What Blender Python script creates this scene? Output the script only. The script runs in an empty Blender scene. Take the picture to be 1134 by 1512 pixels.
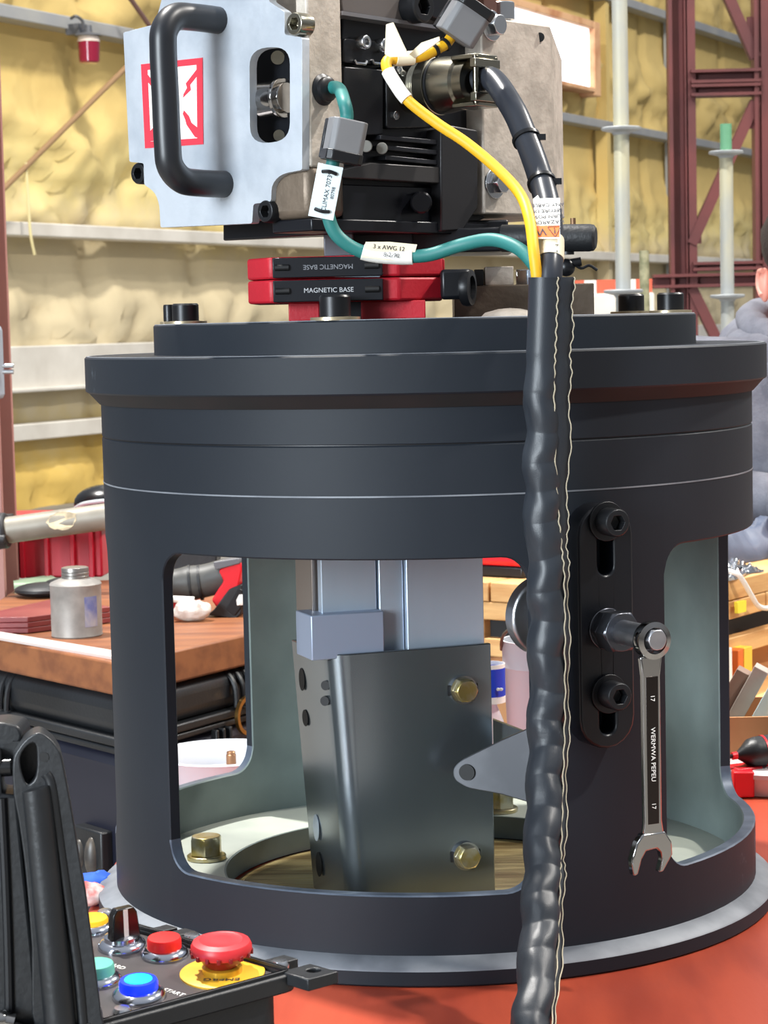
import bpy, bmesh, math, random
from mathutils import Vector, Matrix, noise
PI = math.pi
S = bpy.context.scene
COL = S.collection
random.seed(7)

# ------------------------------------------------------------------ camera
CAM = Vector((0.0, -2.11, 1.5))
FPX, PW, PH = 3233.0, 1134.0, 1512.0
YAW, PITCH, ROLL = math.radians(-1.15275), math.radians(4.88987), math.radians(-1.3)
FWD = Vector((math.sin(YAW)*math.cos(PITCH), math.cos(YAW)*math.cos(PITCH), -math.sin(PITCH)))
_r0 = Vector((math.cos(YAW), -math.sin(YAW), 0)); _u0 = _r0.cross(FWD)
RGT = _r0*math.cos(ROLL) + _u0*math.sin(ROLL)
UPV = -_r0*math.sin(ROLL) + _u0*math.cos(ROLL)
cd = bpy.data.cameras.new('camera'); cam = bpy.data.objects.new('camera', cd); COL.objects.link(cam)
M = Matrix((RGT, UPV, -FWD)).transposed().to_4x4(); M.translation = CAM
cam.matrix_world = M
cd.sensor_fit = 'VERTICAL'; cd.sensor_height = 36.0; cd.sensor_width = 27.0
cd.lens = 36.0*FPX/PH
cd.clip_start = 0.05; cd.clip_end = 200
cd.dof.use_dof = True; cd.dof.focus_distance = 1.82; cd.dof.aperture_fstop = 34
S.camera = cam

# ------------------------------------------------------------------ world, lamps, exposure
S.view_settings.view_transform = 'Standard'; S.view_settings.look = 'None'
S.view_settings.gamma = 1.0; S.view_settings.use_curve_mapping = False
S.view_settings.exposure = 0.0
W = bpy.data.worlds.new('hall_light'); S.world = W; W.use_nodes = True
nt = W.node_tree; nt.nodes.clear()
out = nt.nodes.new('ShaderNodeOutputWorld'); bg = nt.nodes.new('ShaderNodeBackground')
tc = nt.nodes.new('ShaderNodeTexCoord'); sx = nt.nodes.new('ShaderNodeSeparateXYZ')
rp = nt.nodes.new('ShaderNodeValToRGB'); mr = nt.nodes.new('ShaderNodeMapRange')
mr.inputs['From Min'].default_value = -1; mr.inputs['From Max'].default_value = 1
nt.links.new(tc.outputs['Generated'], sx.inputs[0]); nt.links.new(sx.outputs['Z'], mr.inputs['Value'])
nt.links.new(mr.outputs[0], rp.inputs[0]); nt.links.new(rp.outputs[0], bg.inputs[0]); nt.links.new(bg.outputs[0], out.inputs[0])
e = rp.color_ramp.elements
e[0].position = 0.0; e[0].color = (.10, .085, .075, 1)
e[1].position = 1.0; e[1].color = (.95, 1.0, 1.08, 1)
for p, c in ((.45, (.20, .18, .16, 1)), (.52, (.42, .42, .42, 1)), (.70, (.62, .68, .78, 1))):
    n = rp.color_ramp.elements.new(p); n.color = c
bg.inputs[1].default_value = 0.60
def lamp(name, loc, target, size, power, color):
    l = bpy.data.lights.new(name, 'AREA'); l.shape = 'DISK'; l.size = size; l.energy = power; l.color = color
    o = bpy.data.objects.new(name, l); COL.objects.link(o); o.location = loc
    o.rotation_euler = (Vector(target)-Vector(loc)).to_track_quat('-Z', 'Y').to_euler()
    return o
lamp('high_bay_lamp', (-2.4, 1.9, 9.5), (0, 0, 1.2), .4, 1550, (1, .97, .92))
lamp('high_bay_lamp', (6.2, -1.9, 9.6), (0, 0, 1.2), .5, 850, (1, .95, .88))
lamp('high_bay_lamp', (-5.5, -6.0, 7.5), (0, 0, 1.2), 2.5, 150, (.8, .9, 1))
lamp('front_left_fill', (-6.6, -8.6, 3.2), (0, 0, 1.3), 4.0, 1700, (.84, .93, 1))  # unseen fill, added at front left to brighten the steel inside the drum
lamp('high_bay_lamp', (7.0, 4.0, 9.0), (1, 1.8, 1.0), .8, 900, (1, .95, .88))
lamp('high_bay_lamp', (-1.0, 11.0, 10.5), (-2.0, 17.0, 2.0), 1.0, 1080, (1, .96, .88))
lamp('high_bay_lamp', (7.0, 20.0, 12.0), (6.0, 30.0, 3.0), 1.0, 1180, (1, .96, .88))

# ------------------------------------------------------------------ pixel helpers: a point of the photo at a chosen real distance
def ray(x, y): return FWD + RGT*((x-PW/2)/FPX) - UPV*((y-PH/2)/FPX)
def at(x, y, Y):
    d = ray(x, y); return CAM + d*((Y-CAM.y)/d.y)
def atz(x, y, Z):
    d = ray(x, y); return CAM + d*((Z-CAM.z)/d.z)
def hit(x, y, p0, n):
    d = ray(x, y); return CAM + d*((Vector(p0)-CAM).dot(n)/d.dot(n))
def trace(pts, p0, n): return [hit(x, y, p0, n) for x, y in pts]

# ------------------------------------------------------------------ materials
def lin(c): return tuple(((v/255)/12.92 if v/255 <= .04045 else ((v/255+.055)/1.055)**2.4) for v in c)
_m = {}
def mat(name, c, rough=.5, metal=0., c2=None, scale=8., bump=0., bscale=60., spec=.5, trans=0., emit=0., alpha=1., stretch=None, lo=.4, hi=.65, detail=5, coat=0, aniso=0):
    if name in _m: return _m[name]
    m = bpy.data.materials.new(name); m.use_nodes = True; t = m.node_tree; b = t.nodes['Principled BSDF']
    col = (*lin(c), 1)
    b.inputs['Base Color'].default_value = col
    b.inputs['Roughness'].default_value = rough; b.inputs['Metallic'].default_value = metal
    b.inputs['Specular IOR Level'].default_value = spec
    b.inputs['Transmission Weight'].default_value = trans; b.inputs['Alpha'].default_value = alpha
    if coat: b.inputs['Coat Weight'].default_value = coat
    if emit:
        b.inputs['Emission Color'].default_value = col; b.inputs['Emission Strength'].default_value = emit
    co = t.nodes.new('ShaderNodeTexCoord'); mp = t.nodes.new('ShaderNodeMapping')
    t.links.new(co.outputs['Object'], mp.inputs[0])
    if stretch: mp.inputs['Scale'].default_value = stretch
    if c2:
        no = t.nodes.new('ShaderNodeTexNoise'); no.inputs['Scale'].default_value = scale; no.inputs['Detail'].default_value = detail
        r = t.nodes.new('ShaderNodeValToRGB'); r.color_ramp.elements[0].position = lo; r.color_ramp.elements[1].position = hi
        r.color_ramp.elements[0].color = col; r.color_ramp.elements[1].color = (*lin(c2), 1)
        t.links.new(mp.outputs[0], no.inputs['Vector']); t.links.new(no.outputs['Fac'], r.inputs[0]); t.links.new(r.outputs[0], b.inputs['Base Color'])
    if bump:
        n2 = t.nodes.new('ShaderNodeTexNoise'); n2.inputs['Scale'].default_value = bscale; n2.inputs['Detail'].default_value = 4
        bp = t.nodes.new('ShaderNodeBump'); bp.inputs['Strength'].default_value = bump; bp.inputs['Distance'].default_value = .01
        t.links.new(mp.outputs[0], n2.inputs['Vector']); t.links.new(n2.outputs['Fac'], bp.inputs['Height']); t.links.new(bp.outputs[0], b.inputs['Normal'])
    _m[name] = m
    return m
paint = mat('charcoal_paint', (27, 32, 39), .55, 0, (31, 36, 43), 5, .012, 300, .25)
paint_in = mat('grey_green_primer', (112, 125, 122), .55, 0, (88, 100, 99), 7, .02, 120)
flange_in = mat('pale_grey_primer', (178, 184, 172), .5, 0, (160, 166, 158), 9)
bare = mat('bare_steel', (190, 192, 198), .35, 1, (130, 132, 138), 14, .06, 60)
bare_thin = mat('worn_edge_steel', (128, 132, 138), .6, .2, (100, 104, 111), 18)
blackm = mat('black_oxide', (26, 27, 30), .35, .3, None)
blackan = mat('black_anodised', (17, 19, 25), .33, .2)
socket = mat('socket_dark', (7, 7, 9), .6)
alu = mat('milled_aluminium', (206, 212, 220), .42, .5, (178, 186, 196), 16, .05, 90, detail=8)
alu_warm = mat('bead_blasted_aluminium', (198, 188, 176), .6, .3, (172, 163, 152), 45, .12, 160)
alu_side = mat('brushed_aluminium', (160, 158, 160), .4, .8, (140, 140, 146), 10, stretch=(1, 1, .1))
bronze = mat('worn_casting', (118, 104, 90), .5, .5, (96, 84, 72), 18, .1, 90)
steel_pol = mat('polished_steel', (170, 178, 186), .16, 1, (135, 143, 150), 5)
steel_br = mat('ground_steel', (142, 150, 156), .36, .85, (122, 130, 136), 6, stretch=(1, 1, .3))
steel_lt = mat('bright_ground_steel', (206, 218, 232), .34, .6, (184, 198, 214), 6, stretch=(1, 1, .2))
chrome = mat('chrome', (168, 166, 164), .10, 1)
zinc = mat('yellow_zinc', (190, 170, 105), .28, .9, (205, 200, 180), 60)
zincs = mat('bright_zinc', (200, 202, 205), .25, 1)
rubber = mat('black_rubber', (22, 24, 27), .5, 0, None, bump=.08, bscale=300)
rubber_sh = mat('handle_rubber', (24, 26, 31), .38)
plastic = mat('black_plastic', (19, 21, 24), .42, 0, (30, 32, 35), 7, .05, 200)
greyplast = mat('grey_plastic', (112, 112, 114), .5, 0, (98, 98, 100), 8)
redpow = mat('red_powder_coat', (186, 22, 42), .5, 0, (170, 20, 36), 5, .05, 300)
red_pl = mat('red_plastic', (206, 20, 34), .38)
green_c = mat('green_cable_jacket', (36, 112, 108), .5)
yellow_c = mat('yellow_cable_jacket', (222, 168, 24), .5)
cable_k = mat('black_cable_jacket', (42, 45, 52), .3)
white_lb = mat('white_label', (232, 230, 224), .5)
cream_lb = mat('cream_label', (226, 214, 186), .5)
orange_lb = mat('orange_label', (226, 112, 52), .5)
ink = mat('label_ink', (50, 50, 58), .6)
inkred = mat('sign_red', (214, 48, 66), .5)
nickel = mat('nickel_shell', (150, 146, 132), .24, 1)
sleeve_m = mat('woven_black_fabric', (35, 40, 47), .42, 0, None, bump=.06, bscale=1100)
thread = mat('frayed_thread', (170, 160, 138), .8)
orange_p = mat('red_oxide_paint', (176, 74, 50), .36, 0, (152, 60, 42), 7, .03, 30, stretch=(3, .6, 1))
column_p = mat('red_oxide_steel', (104, 48, 46), .55, 0, (84, 38, 38), 3)
column_l = mat('faded_red_steel', (172, 124, 115), .6, 0, (154, 108, 100), 3)
galv = mat('galvanised_steel', (150, 154, 158), .5, .3, (172, 176, 178), 12)
girt_m = mat('galvanised_girt', (150, 152, 156), .55, .1, (164, 164, 162), 2)
white_p = mat('dirty_white_paint', (224, 219, 210), .6, 0, (206, 200, 190), 2)
wood_t = mat('stained_wood', (136, 84, 50), .5, 0, (112, 66, 40), 2.5, .03, 40, stretch=(2, 14, 14))
pine = mat('pine_lumber', (214, 170, 112), .6, 0, (190, 140, 84), 4, .05, 30, stretch=(1.5, 1.5, 12))
card = mat('corrugated_cardboard', (186, 134, 88), .8, 0, (170, 120, 78), 4)
maroon = mat('maroon_bar', (112, 38, 40), .4, 0, (130, 60, 56), 8)
sweat = mat('grey_sweatshirt', (122, 122, 130), .9, 0, (104, 104, 113), 25, .2, 180)
skin = mat('skin', (226, 158, 140), .5, 0, (214, 140, 122), 12)
hair = mat('dark_hair', (48, 38, 34), .7, bump=.4, bscale=200)
jeans = mat('blue_jeans', (60, 72, 96), .9)
tarp = mat('blue_grey_cloth', (92, 102, 122), .5, 0, (70, 78, 96), 6, .1, 40)
foil = mat('aluminium_foil', (215, 218, 222), .18, 1, None, bump=.7, bscale=45)
white_pl = mat('white_plastic', (184, 186, 192), .4)
clear_pl = mat('frosted_plastic', (228, 230, 236), .3, 0, None, trans=.5)
clear = mat('clear_plastic', (240, 244, 250), .05, 0, None, trans=1.0)
blue_lb = mat('blue_label', (22, 60, 190), .4)
brassy = mat('machined_tan_steel', (196, 176, 122), .35, .6, (140, 116, 72), 8, .2, 20, stretch=(1, 8, 1))

def chips(m, c, pos=.70, scale=9):
    t = m.node_tree; b = t.nodes['Principled BSDF']; co = t.nodes.new('ShaderNodeTexCoord')
    n = t.nodes.new('ShaderNodeTexNoise'); n.inputs['Scale'].default_value = scale; n.inputs['Detail'].default_value = 9; n.inputs['Roughness'].default_value = .7
    r = t.nodes.new('ShaderNodeValToRGB'); r.color_ramp.elements[0].position = pos; r.color_ramp.elements[1].position = pos+.03
    x = t.nodes.new('ShaderNodeMix'); x.data_type = 'RGBA'; x.inputs[7].default_value = (*lin(c), 1)
    old = b.inputs['Base Color'].links[0].from_socket
    t.links.new(co.outputs['Object'], n.inputs[0]); t.links.new(n.outputs['Fac'], r.inputs[0]); t.links.new(r.outputs[0], x.inputs[0]); t.links.new(old, x.inputs[6]); t.links.new(x.outputs[2], b.inputs['Base Color'])
chips(paint, (74, 80, 88), .665, 5)

# ------------------------------------------------------------------ mesh helpers (world coordinates in, one object out)
def V(*a): return Vector(a)
def frame(axis):
    a = Vector(axis).normalized()
    h = Vector((0, 0, 1)) if abs(a.z) < .9 else Vector((1, 0, 0))
    x = h.cross(a).normalized(); return x, a.cross(x), a
def box(bm, c, s, ax=None):
    c = Vector(c); X, Y, Z = ax or (V(1, 0, 0), V(0, 1, 0), V(0, 0, 1))
    v = [bm.verts.new(c + X*(i*s[0]/2) + Y*(j*s[1]/2) + Z*(k*s[2]/2)) for i in (-1, 1) for j in (-1, 1) for k in (-1, 1)]
    for f in ((0, 1, 3, 2), (4, 6, 7, 5), (0, 4, 5, 1), (2, 3, 7, 6), (0, 2, 6, 4), (1, 5, 7, 3)): bm.faces.new([v[i] for i in f])
def prism(bm, pts, vec, holes=()):
    vec = Vector(vec); loops = [[Vector(p) for p in l] for l in [pts, *holes]]
    rings = []; eds = []
    for l in loops:
        r = [bm.verts.new(p) for p in l]; rings.append(r)
        eds += [bm.edges.new((r[i], r[(i+1) % len(r)])) for i in range(len(r))]
    if holes:
        fs = [g for g in bmesh.ops.triangle_fill(bm, edges=eds, use_beauty=True)['geom'] if isinstance(g, bmesh.types.BMFace)]
    else: fs = [bm.faces.new(rings[0])]
    mp = {}
    for r in rings:
        for v in r: mp[v] = bm.verts.new(v.co + vec)
    for f in fs: bm.faces.new([mp[v] for v in reversed(f.verts)])
    for r in rings:
        for i in range(len(r)):
            a, b = r[i], r[(i+1) % len(r)]; bm.faces.new((a, b, mp[b], mp[a]))
def lathe(bm, prof, c=(0, 0, 0), axis=(0, 0, 1), seg=48, hexr=(), closed=False, a0=0.):
    c = Vector(c); X, Y, Z = frame(axis); rows = []
    for k, (r, z) in enumerate(prof):
        if r < 1e-6: rows.append([bm.verts.new(c + Z*z)]); continue
        row = []
        for i in range(seg):
            a = a0 + 2*PI*i/seg; rr = r
            if k in hexr: rr = r*math.cos(PI/6)/math.cos(((a-a0) % (PI/3))-PI/6)
            row.append(bm.verts.new(c + X*(rr*math.cos(a)) + Y*(rr*math.sin(a)) + Z*z))
        rows.append(row)
    pairs = list(zip(rows, rows[1:])) + ([(rows[-1], rows[0])] if closed else [])
    for A, B in pairs:
        if len(A) == 1 and len(B) == 1: continue
        for i in range(seg):
            j = (i+1) % seg
            if len(A) == 1: bm.faces.new((A[0], B[j], B[i]))
            elif len(B) == 1: bm.faces.new((A[i], A[j], B[0]))
            else: bm.faces.new((A[i], A[j], B[j], B[i]))
    if not closed:
        for r in (rows[0], rows[-1]):
            if len(r) > 1: bm.faces.new(r)
def cyl(bm, p0, p1, r, r1=None, seg=24, bev=0.):
    p0, p1 = Vector(p0), Vector(p1); L = (p1-p0).length; r1 = r if r1 is None else r1
    pr = [(r, 0), (r1, L)] if not bev else [(r-bev, 0), (r, bev), (r1, L-bev), (r1-bev, L)]
    lathe(bm, pr, p0, p1-p0, seg)
def smooth_path(P, n=8):
    P = [Vector(p) for p in P]; Q = []
    for i in range(len(P)-1):
        a, b, c, d = P[max(i-1, 0)], P[i], P[i+1], P[min(i+2, len(P)-1)]
        for k in range(n):
            t = k/n
            Q.append(.5*((2*b) + (c-a)*t + (2*a-5*b+4*c-d)*t*t + (3*b-a-3*c+d)*t**3))
    Q.append(P[-1]); return Q
def closed_smooth(P, n=5):
    P = [Vector((*p, 0)) if len(p) == 2 else Vector(p) for p in P]; Q = []; N = len(P)
    for i in range(N):
        a, b, c, d = P[i-1], P[i], P[(i+1) % N], P[(i+2) % N]
        for k in range(n):
            t = k/n
            Q.append(.5*((2*b) + (c-a)*t + (2*a-5*b+4*c-d)*t*t + (3*b-a-3*c+d)*t**3))
    return [(q.x, q.y) for q in Q]
def rpoly(P, r, n=5):
    """round the corners of a pixel polygon (r: one radius or one per corner)"""
    Q = []; N = len(P)
    for i in range(N):
        p = Vector(P[i]); a = Vector(P[i-1])-p; b = Vector(P[(i+1) % N])-p
        rr = r[i] if isinstance(r, (list, tuple)) else r
        rr = min(rr, a.length*.49, b.length*.49)
        if rr < .01: Q.append(tuple(p)); continue
        A = p + a.normalized()*rr; B = p + b.normalized()*rr
        for k in range(n+1):
            t = k/n; q = A*(1-t)**2 + p*2*t*(1-t) + B*t*t; Q.append(tuple(q))
    return Q
def tube(bm, P, r, seg=14, cap=True, wob=None):
    P = [Vector(p) for p in P]; n = len(P)
    R = r if isinstance(r, (list, tuple)) else [r]*n
    T = [(P[min(i+1, n-1)]-P[max(i-1, 0)]).normalized() for i in range(n)]
    X, Y, _ = frame(T[0]); rows = []; s = 0
    for i in range(n):
        X = (X - T[i]*X.dot(T[i])).normalized(); Y = T[i].cross(X)
        if i: s += (P[i]-P[i-1]).length
        row = []
        for k in range(seg):
            a = 2*PI*k/seg; rr = R[i] + (wob(a, s) if wob else 0)
            row.append(bm.verts.new(P[i] + X*(rr*math.cos(a)) + Y*(rr*math.sin(a))))
        rows.append(row)
    for A, B in zip(rows, rows[1:]):
        for k in range(seg): bm.faces.new((A[k], A[(k+1) % seg], B[(k+1) % seg], B[k]))
    if cap: bm.faces.new(rows[0]); bm.faces.new(rows[-1])
def sphere(bm, c, r, sc=(1, 1, 1), seg=20):
    c = Vector(c); n = seg//2
    rows = []
    for i in range(n+1):
        t = PI*i/n; rows.append([bm.verts.new(c + V(r*sc[0]*math.sin(t)*math.cos(2*PI*k/seg), r*sc[1]*math.sin(t)*math.sin(2*PI*k/seg), r*sc[2]*math.cos(t))) for k in range(seg if 0 < i < n else 1)])
    for A, B in zip(rows, rows[1:]):
        for k in range(seg):
            j = (k+1) % seg
            if len(A) == 1: bm.faces.new((A[0], B[k], B[j]))
            elif len(B) == 1: bm.faces.new((A[k], B[0], A[j]))
            else: bm.faces.new((A[k], B[k], B[j], A[j]))
def NB(): return bmesh.new()
_wm = {}
def world_of(o): return _wm.get(o.name, Matrix.Identity(4))
def obj(name, bm, m, parent=None, bevel=0., sub=0, smooth=True, angle=35, segs=2):
    bmesh.ops.recalc_face_normals(bm, faces=bm.faces)
    me = bpy.data.meshes.new(name)
    if parent is None:
        xs = [v.co for v in bm.verts]
        lo = V(min(v.x for v in xs), min(v.y for v in xs), min(v.z for v in xs)); hi = V(max(v.x for v in xs), max(v.y for v in xs), max(v.z for v in xs))
        org = V((lo.x+hi.x)/2, (lo.y+hi.y)/2, lo.z)
    else: org = world_of(parent).translation
    bm.transform(Matrix.Translation(-org)); bm.to_mesh(me); bm.free()
    o = bpy.data.objects.new(name, me); COL.objects.link(o)
    for x in (m if isinstance(m, (list, tuple)) else [m]): me.materials.append(x)
    if parent is None: o.location = org
    else: o.parent = parent
    _wm[o.name] = Matrix.Translation(org)
    if smooth:
        for p in me.polygons: p.use_smooth = True
        me.set_sharp_from_angle(angle=math.radians(angle))
    if bevel:
        b = o.modifiers.new('bevel', 'BEVEL'); b.width = bevel; b.segments = segs; b.limit_method = 'ANGLE'; b.angle_limit = math.radians(40)
        b.harden_normals = False
    if sub:
        s = o.modifiers.new('sub', 'SUBSURF'); s.levels = sub; s.render_levels = sub
    return o
def tag(o, label, cat, group=None, kind=None):
    o['label'] = label; o['category'] = cat
    if group: o['group'] = group
    if kind: o['kind'] = kind
    return o
def thing(name, loc, label, cat, group=None):
    o = bpy.data.objects.new(name, None); COL.objects.link(o); o.location = loc; o.empty_display_size = .05
    _wm[o.name] = Matrix.Translation(Vector(loc)); return tag(o, label, cat, group)
def struct(o): o['kind'] = 'structure'; return o
def text(name, s, c, right, up, size, m, parent, lift=.0004, align='CENTER'):
    cu = bpy.data.curves.new('t', 'FONT'); cu.body = s; cu.size = size; cu.align_x = align; cu.align_y = 'CENTER'; cu.extrude = .0001
    to = bpy.data.objects.new('t', cu); COL.objects.link(to); bpy.context.view_layer.update()
    me = bpy.data.meshes.new_from_object(to.evaluated_get(bpy.context.evaluated_depsgraph_get()))
    bpy.data.objects.remove(to)
    X = Vector(right).normalized(); Z = X.cross(Vector(up)).normalized(); Y = Z.cross(X)
    mm = Matrix((X, Y, Z)).transposed().to_4x4(); mm.translation = Vector(c) + Z*lift - world_of(parent).translation
    me.transform(mm); me.materials.clear(); me.materials.append(m)
    o = bpy.data.objects.new(name, me); COL.objects.link(o); o.parent = parent; _wm[o.name] = world_of(parent)
    return o
def shcs(bm, c, axis, r, h):
    """socket head: cylinder with a hexagonal recess, seated at c and rising along axis"""
    lathe(bm, [(r, 0), (r, h*.9), (r*.9, h), (r*.58, h), (r*.55, h*.45), (0, h*.4)], c, axis, 24, hexr=(3, 4))
def hexhead(bm, c, axis, r, h, washer=0.):
    c = Vector(c); a = Vector(axis).normalized()
    if washer:
        lathe(bm, [(washer, 0), (washer, h*.16), (washer*.96, h*.2), (0, h*.2)], c, a, 32); c = c + a*h*.2; h *= .8
    lathe(bm, [(r, 0), (r, h*.86), (r*.86, h), (0, h)], c, a, 24, hexr=(0, 1))

# ------------------------------------------------------------------ setting: floor, foam wall, girts, window
bm = NB(); box(bm, (4, 14, -.05), (44, 60, .1))
o = struct(obj('floor', bm, mat('concrete_floor', (134, 130, 124), .7, 0, (112, 108, 103), 2))); 
WD = V(math.sin(math.radians(26.35)), math.cos(math.radians(26.35)), 0); WN = V(WD.y, -WD.x, 0)
W0 = at(0, 479, -2.11+18.5); W0.z = 0
def wall_pt(x, y):
    p = hit(x, y, W0, WN); return (p-W0).dot(WD), p.z
GZ = [wall_pt(5, 26)[1], wall_pt(12, 341)[1]]
GZ = [.66, 1.2, GZ[1], GZ[0], GZ[0]+1.75, GZ[0]+3.5]
foam = mat('sprayed_foam', (206, 178, 112), .85, 0, None, bump=.5, bscale=7)
def foam_nodes():
    t = foam.node_tree; b = t.nodes['Principled BSDF']
    co = t.nodes.new('ShaderNodeTexCoord')
    n1 = t.nodes.new('ShaderNodeTexNoise'); n1.inputs['Scale'].default_value = .55; n1.inputs['Detail'].default_value = 6; n1.inputs['Roughness'].default_value = .65
    sp = t.nodes.new('ShaderNodeSeparateXYZ'); t.links.new(co.outputs['Object'], sp.inputs[0]); t.links.new(co.outputs['Object'], n1.inputs[0])
    ad = t.nodes.new('ShaderNodeMath'); ad.operation = 'MULTIPLY_ADD'; ad.inputs[1].default_value = 1.9; t.links.new(n1.outputs['Fac'], ad.inputs[0]); t.links.new(sp.outputs['Z'], ad.inputs[2])
    r = t.nodes.new('ShaderNodeValToRGB'); mr = t.nodes.new('ShaderNodeMapRange'); mr.inputs['From Min'].default_value = 1.4; mr.inputs['From Max'].default_value = 5.4
    t.links.new(ad.outputs[0], mr.inputs[0]); t.links.new(mr.outputs[0], r.inputs[0])
    E = r.color_ramp.elements; E[0].position = .0; E[0].color = (*lin((214, 180, 96)), 1); E[1].position = 1; E[1].color = (*lin((206, 180, 116)), 1)
    for p, c in ((.09, (208, 188, 136)), (.15, (206, 192, 160)), (.46, (206, 190, 154)), (.57, (222, 202, 138)), (.75, (214, 186, 118))): q = E.new(p); q.color = (*lin(c), 1)
    t.links.new(r.outputs[0], b.inputs['Base Color'])
foam_nodes()
bm = NB(); NS, NZ = 420, 84; L0, L1, ZT = -4.0, 40.0, 7.6
rows = []
for j in range(NZ+1):
    z = ZT*j/NZ; row = []
    lo = max([g for g in GZ if g <= z], default=0.); hi = min([g for g in GZ if g > z], default=ZT); f = (z-lo)/max(hi-lo, .01)
    for i in range(NS+1):
        s = L0 + (L1-L0)*i/NS
        g_ = max(0., min(1., (.78-f)/.45)); bulge = .17*g_*g_*(3-2*g_) if hi-lo > .6 else .04
        q = V(s*1.5, z*1.7, 0)
        q = V(s*1.1 + z*.5, z*1.9 - s*.15, 0); d = bulge*(.75+.9*noise.noise(q*.9+V(3, 1, 0)) + .6*noise.noise(q*2.6)) + (.016 + bulge*.30)*noise.noise(q*5.5) + (.006+bulge*.12)*noise.noise(q*12)
        stud = abs(((s+.4) % 1.75)-.875)
        if stud > .76: d -= .05
        p = W0 + WD*s + WN*d; p.z = z; row.append(bm.verts.new(p))
    rows.append(row)
for A, B in zip(rows, rows[1:]):
    for i in range(NS): bm.faces.new((A[i], A[i+1], B[i+1], B[i]))
struct(obj('wall_left', bm, foam, angle=180))
def along(s, z, off): p = W0 + WD*s + WN*off; p.z = z; return p
def girt(k, z0, z1, off, dep, m, s0=-4, s1=40):
    bm = NB()
    prism(bm, [along(s0, z0, off), along(s0, z1, off), along(s0, z1, off+dep), along(s0, z0, off+dep)], WD*(s1-s0))
    return struct(obj('trim_%d' % k, bm, m, bevel=.01))
g = lambda x, y: wall_pt(x, y)[1]
girt(1, g(5, 36), g(5, 16), .06, .2, girt_m)
girt(2, g(12, 351), g(12, 331), .08, .24, white_p)
girt(3, GZ[4]-.06, GZ[4]+.06, .06, .2, girt_m)
girt(4, g(60, 573), g(60, 510), .12, .10, white_p)
girt(5, g(60, 576), g(60, 570), .10, .20, white_p)
girt(6, g(60, 646), g(60, 622), .05, .16, white_p)
# vertical liner ribs between the foam bays
for i, xx in enumerate((978, 876)):
    s, z = wall_pt(xx, 300); bm = NB()
    prism(bm, [along(s, 0, .05), along(s+.12, 0, .05), along(s+.12, 0, .22), along(s, 0, .22)], (0, 0, 7.2))
    struct(obj('trim_%d' % (7+i), bm, foam if i else girt_m))
s0, zb = wall_pt(838, 133); s1 = wall_pt(700, 20)[0]; zt = wall_pt(838, 46)[1]
wroot = thing('window_1', along((s0+s1)/2, zb, .2), 'bright daylight window in a timber frame with warm light painted in, high in the foam wall', 'window'); wroot['kind'] = 'structure'; 
fr = mat('warm_lit_timber', (222, 176, 134), .6, 0, (190, 130, 90), 3)  # warm orange light on the frame is put into the timber colour
bm = NB(); w = .19
for a, b_, c, d in ((s1-w, s1, zb-.1, zt+w*.5), (s0, s0+w*1.1, zb-.1, zt+w*.5), (s1, s0, zt, zt+w*.5), (s1, s0, zb-.06, zb)):
    prism(bm, [along(a, c, .0), along(b_, c, .0), along(b_, d, .0), along(a, d, .0)], WN*.40)
obj('window_frame', bm, fr, wroot, bevel=.01)
bm = NB(); prism(bm, [along(s1, zb, .3), along(s0, zb, .3), along(s0, zt, .3), along(s1, zt, .3)], WN*.02)
obj('pane', bm, mat('daylight_pane', (236, 244, 255), .3, emit=1.6), wroot)

# ------------------------------------------------------------------ the red base the drum stands on
bm = NB(); box(bm, (.41, .07, .924), (1.49, 1.1, .05)); 
base = thing('painted_pedestal', (.41, .07, 0), 'red oxide painted steel pedestal carrying the black drum', 'pedestal')
obj('top_plate', bm, orange_p, base, bevel=.006)
bm = NB(); box(bm, (.41, .07, .45), (1.3, .95, .9)); obj('plinth', bm, orange_p, base, bevel=.01)
bm = NB(); lathe(bm, [(.2, .9485), (.2, .951), (.19, .952), (0, .952)], (0, 0, 0), seg=64); obj('machined_face', bm, brassy, base)

# ------------------------------------------------------------------ drum housing
drum = thing('drum_housing', (0, 0, .949), 'large charcoal painted steel drum with four rounded windows, flanged at top and bottom', 'machine housing')
RO, RI = .31, .298; Z0, Z1 = .969, 1.4005; ZL, ZH = 1.0225, 1.3055; CR = .026
edges = [(-49.2, 15.9), (40.8, 104.4), (130.8, 194.4), (220.8, 284.4)]
bm = NB(); cols = []
for a, b_ in edges:
    cw = math.degrees(CR/RO)
    ts = [a + cw*(1-math.cos(k*PI/16)) for k in range(9)]; ts += [a+cw+(b_-a-2*cw)*k/14 for k in range(1, 14)]
    ts += [b_ - cw*(1-math.cos(k*PI/16)) for k in range(8, -1, -1)]
    for i, t in enumerate(ts):
        dd = min(t-a, b_-t); u_ = max(0., 1-dd/cw) if dd < cw else 0.
        h = CR*(1-math.sqrt(max(0, 1-u_*u_)))
        cols.append((t, ZL+h, ZH-h, i < len(ts)-1))
    gap = {15.9: 24.9}.get(b_, 26.4)
    for k in range(1, 8): cols.append((b_+gap*k/8, ZL+CR, ZH-CR, False))
def ring_v(t, z, R): a = math.radians(t); return bm.verts.new((R*math.sin(a), -R*math.cos(a), z))
G = []
for t, lo, hi, w in cols: G.append(([ring_v(t, z, RO) for z in (Z0, lo, hi, Z1)], [ring_v(t, z, RI) for z in (Z0, lo, hi, Z1)], w))
N = len(G)
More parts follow.
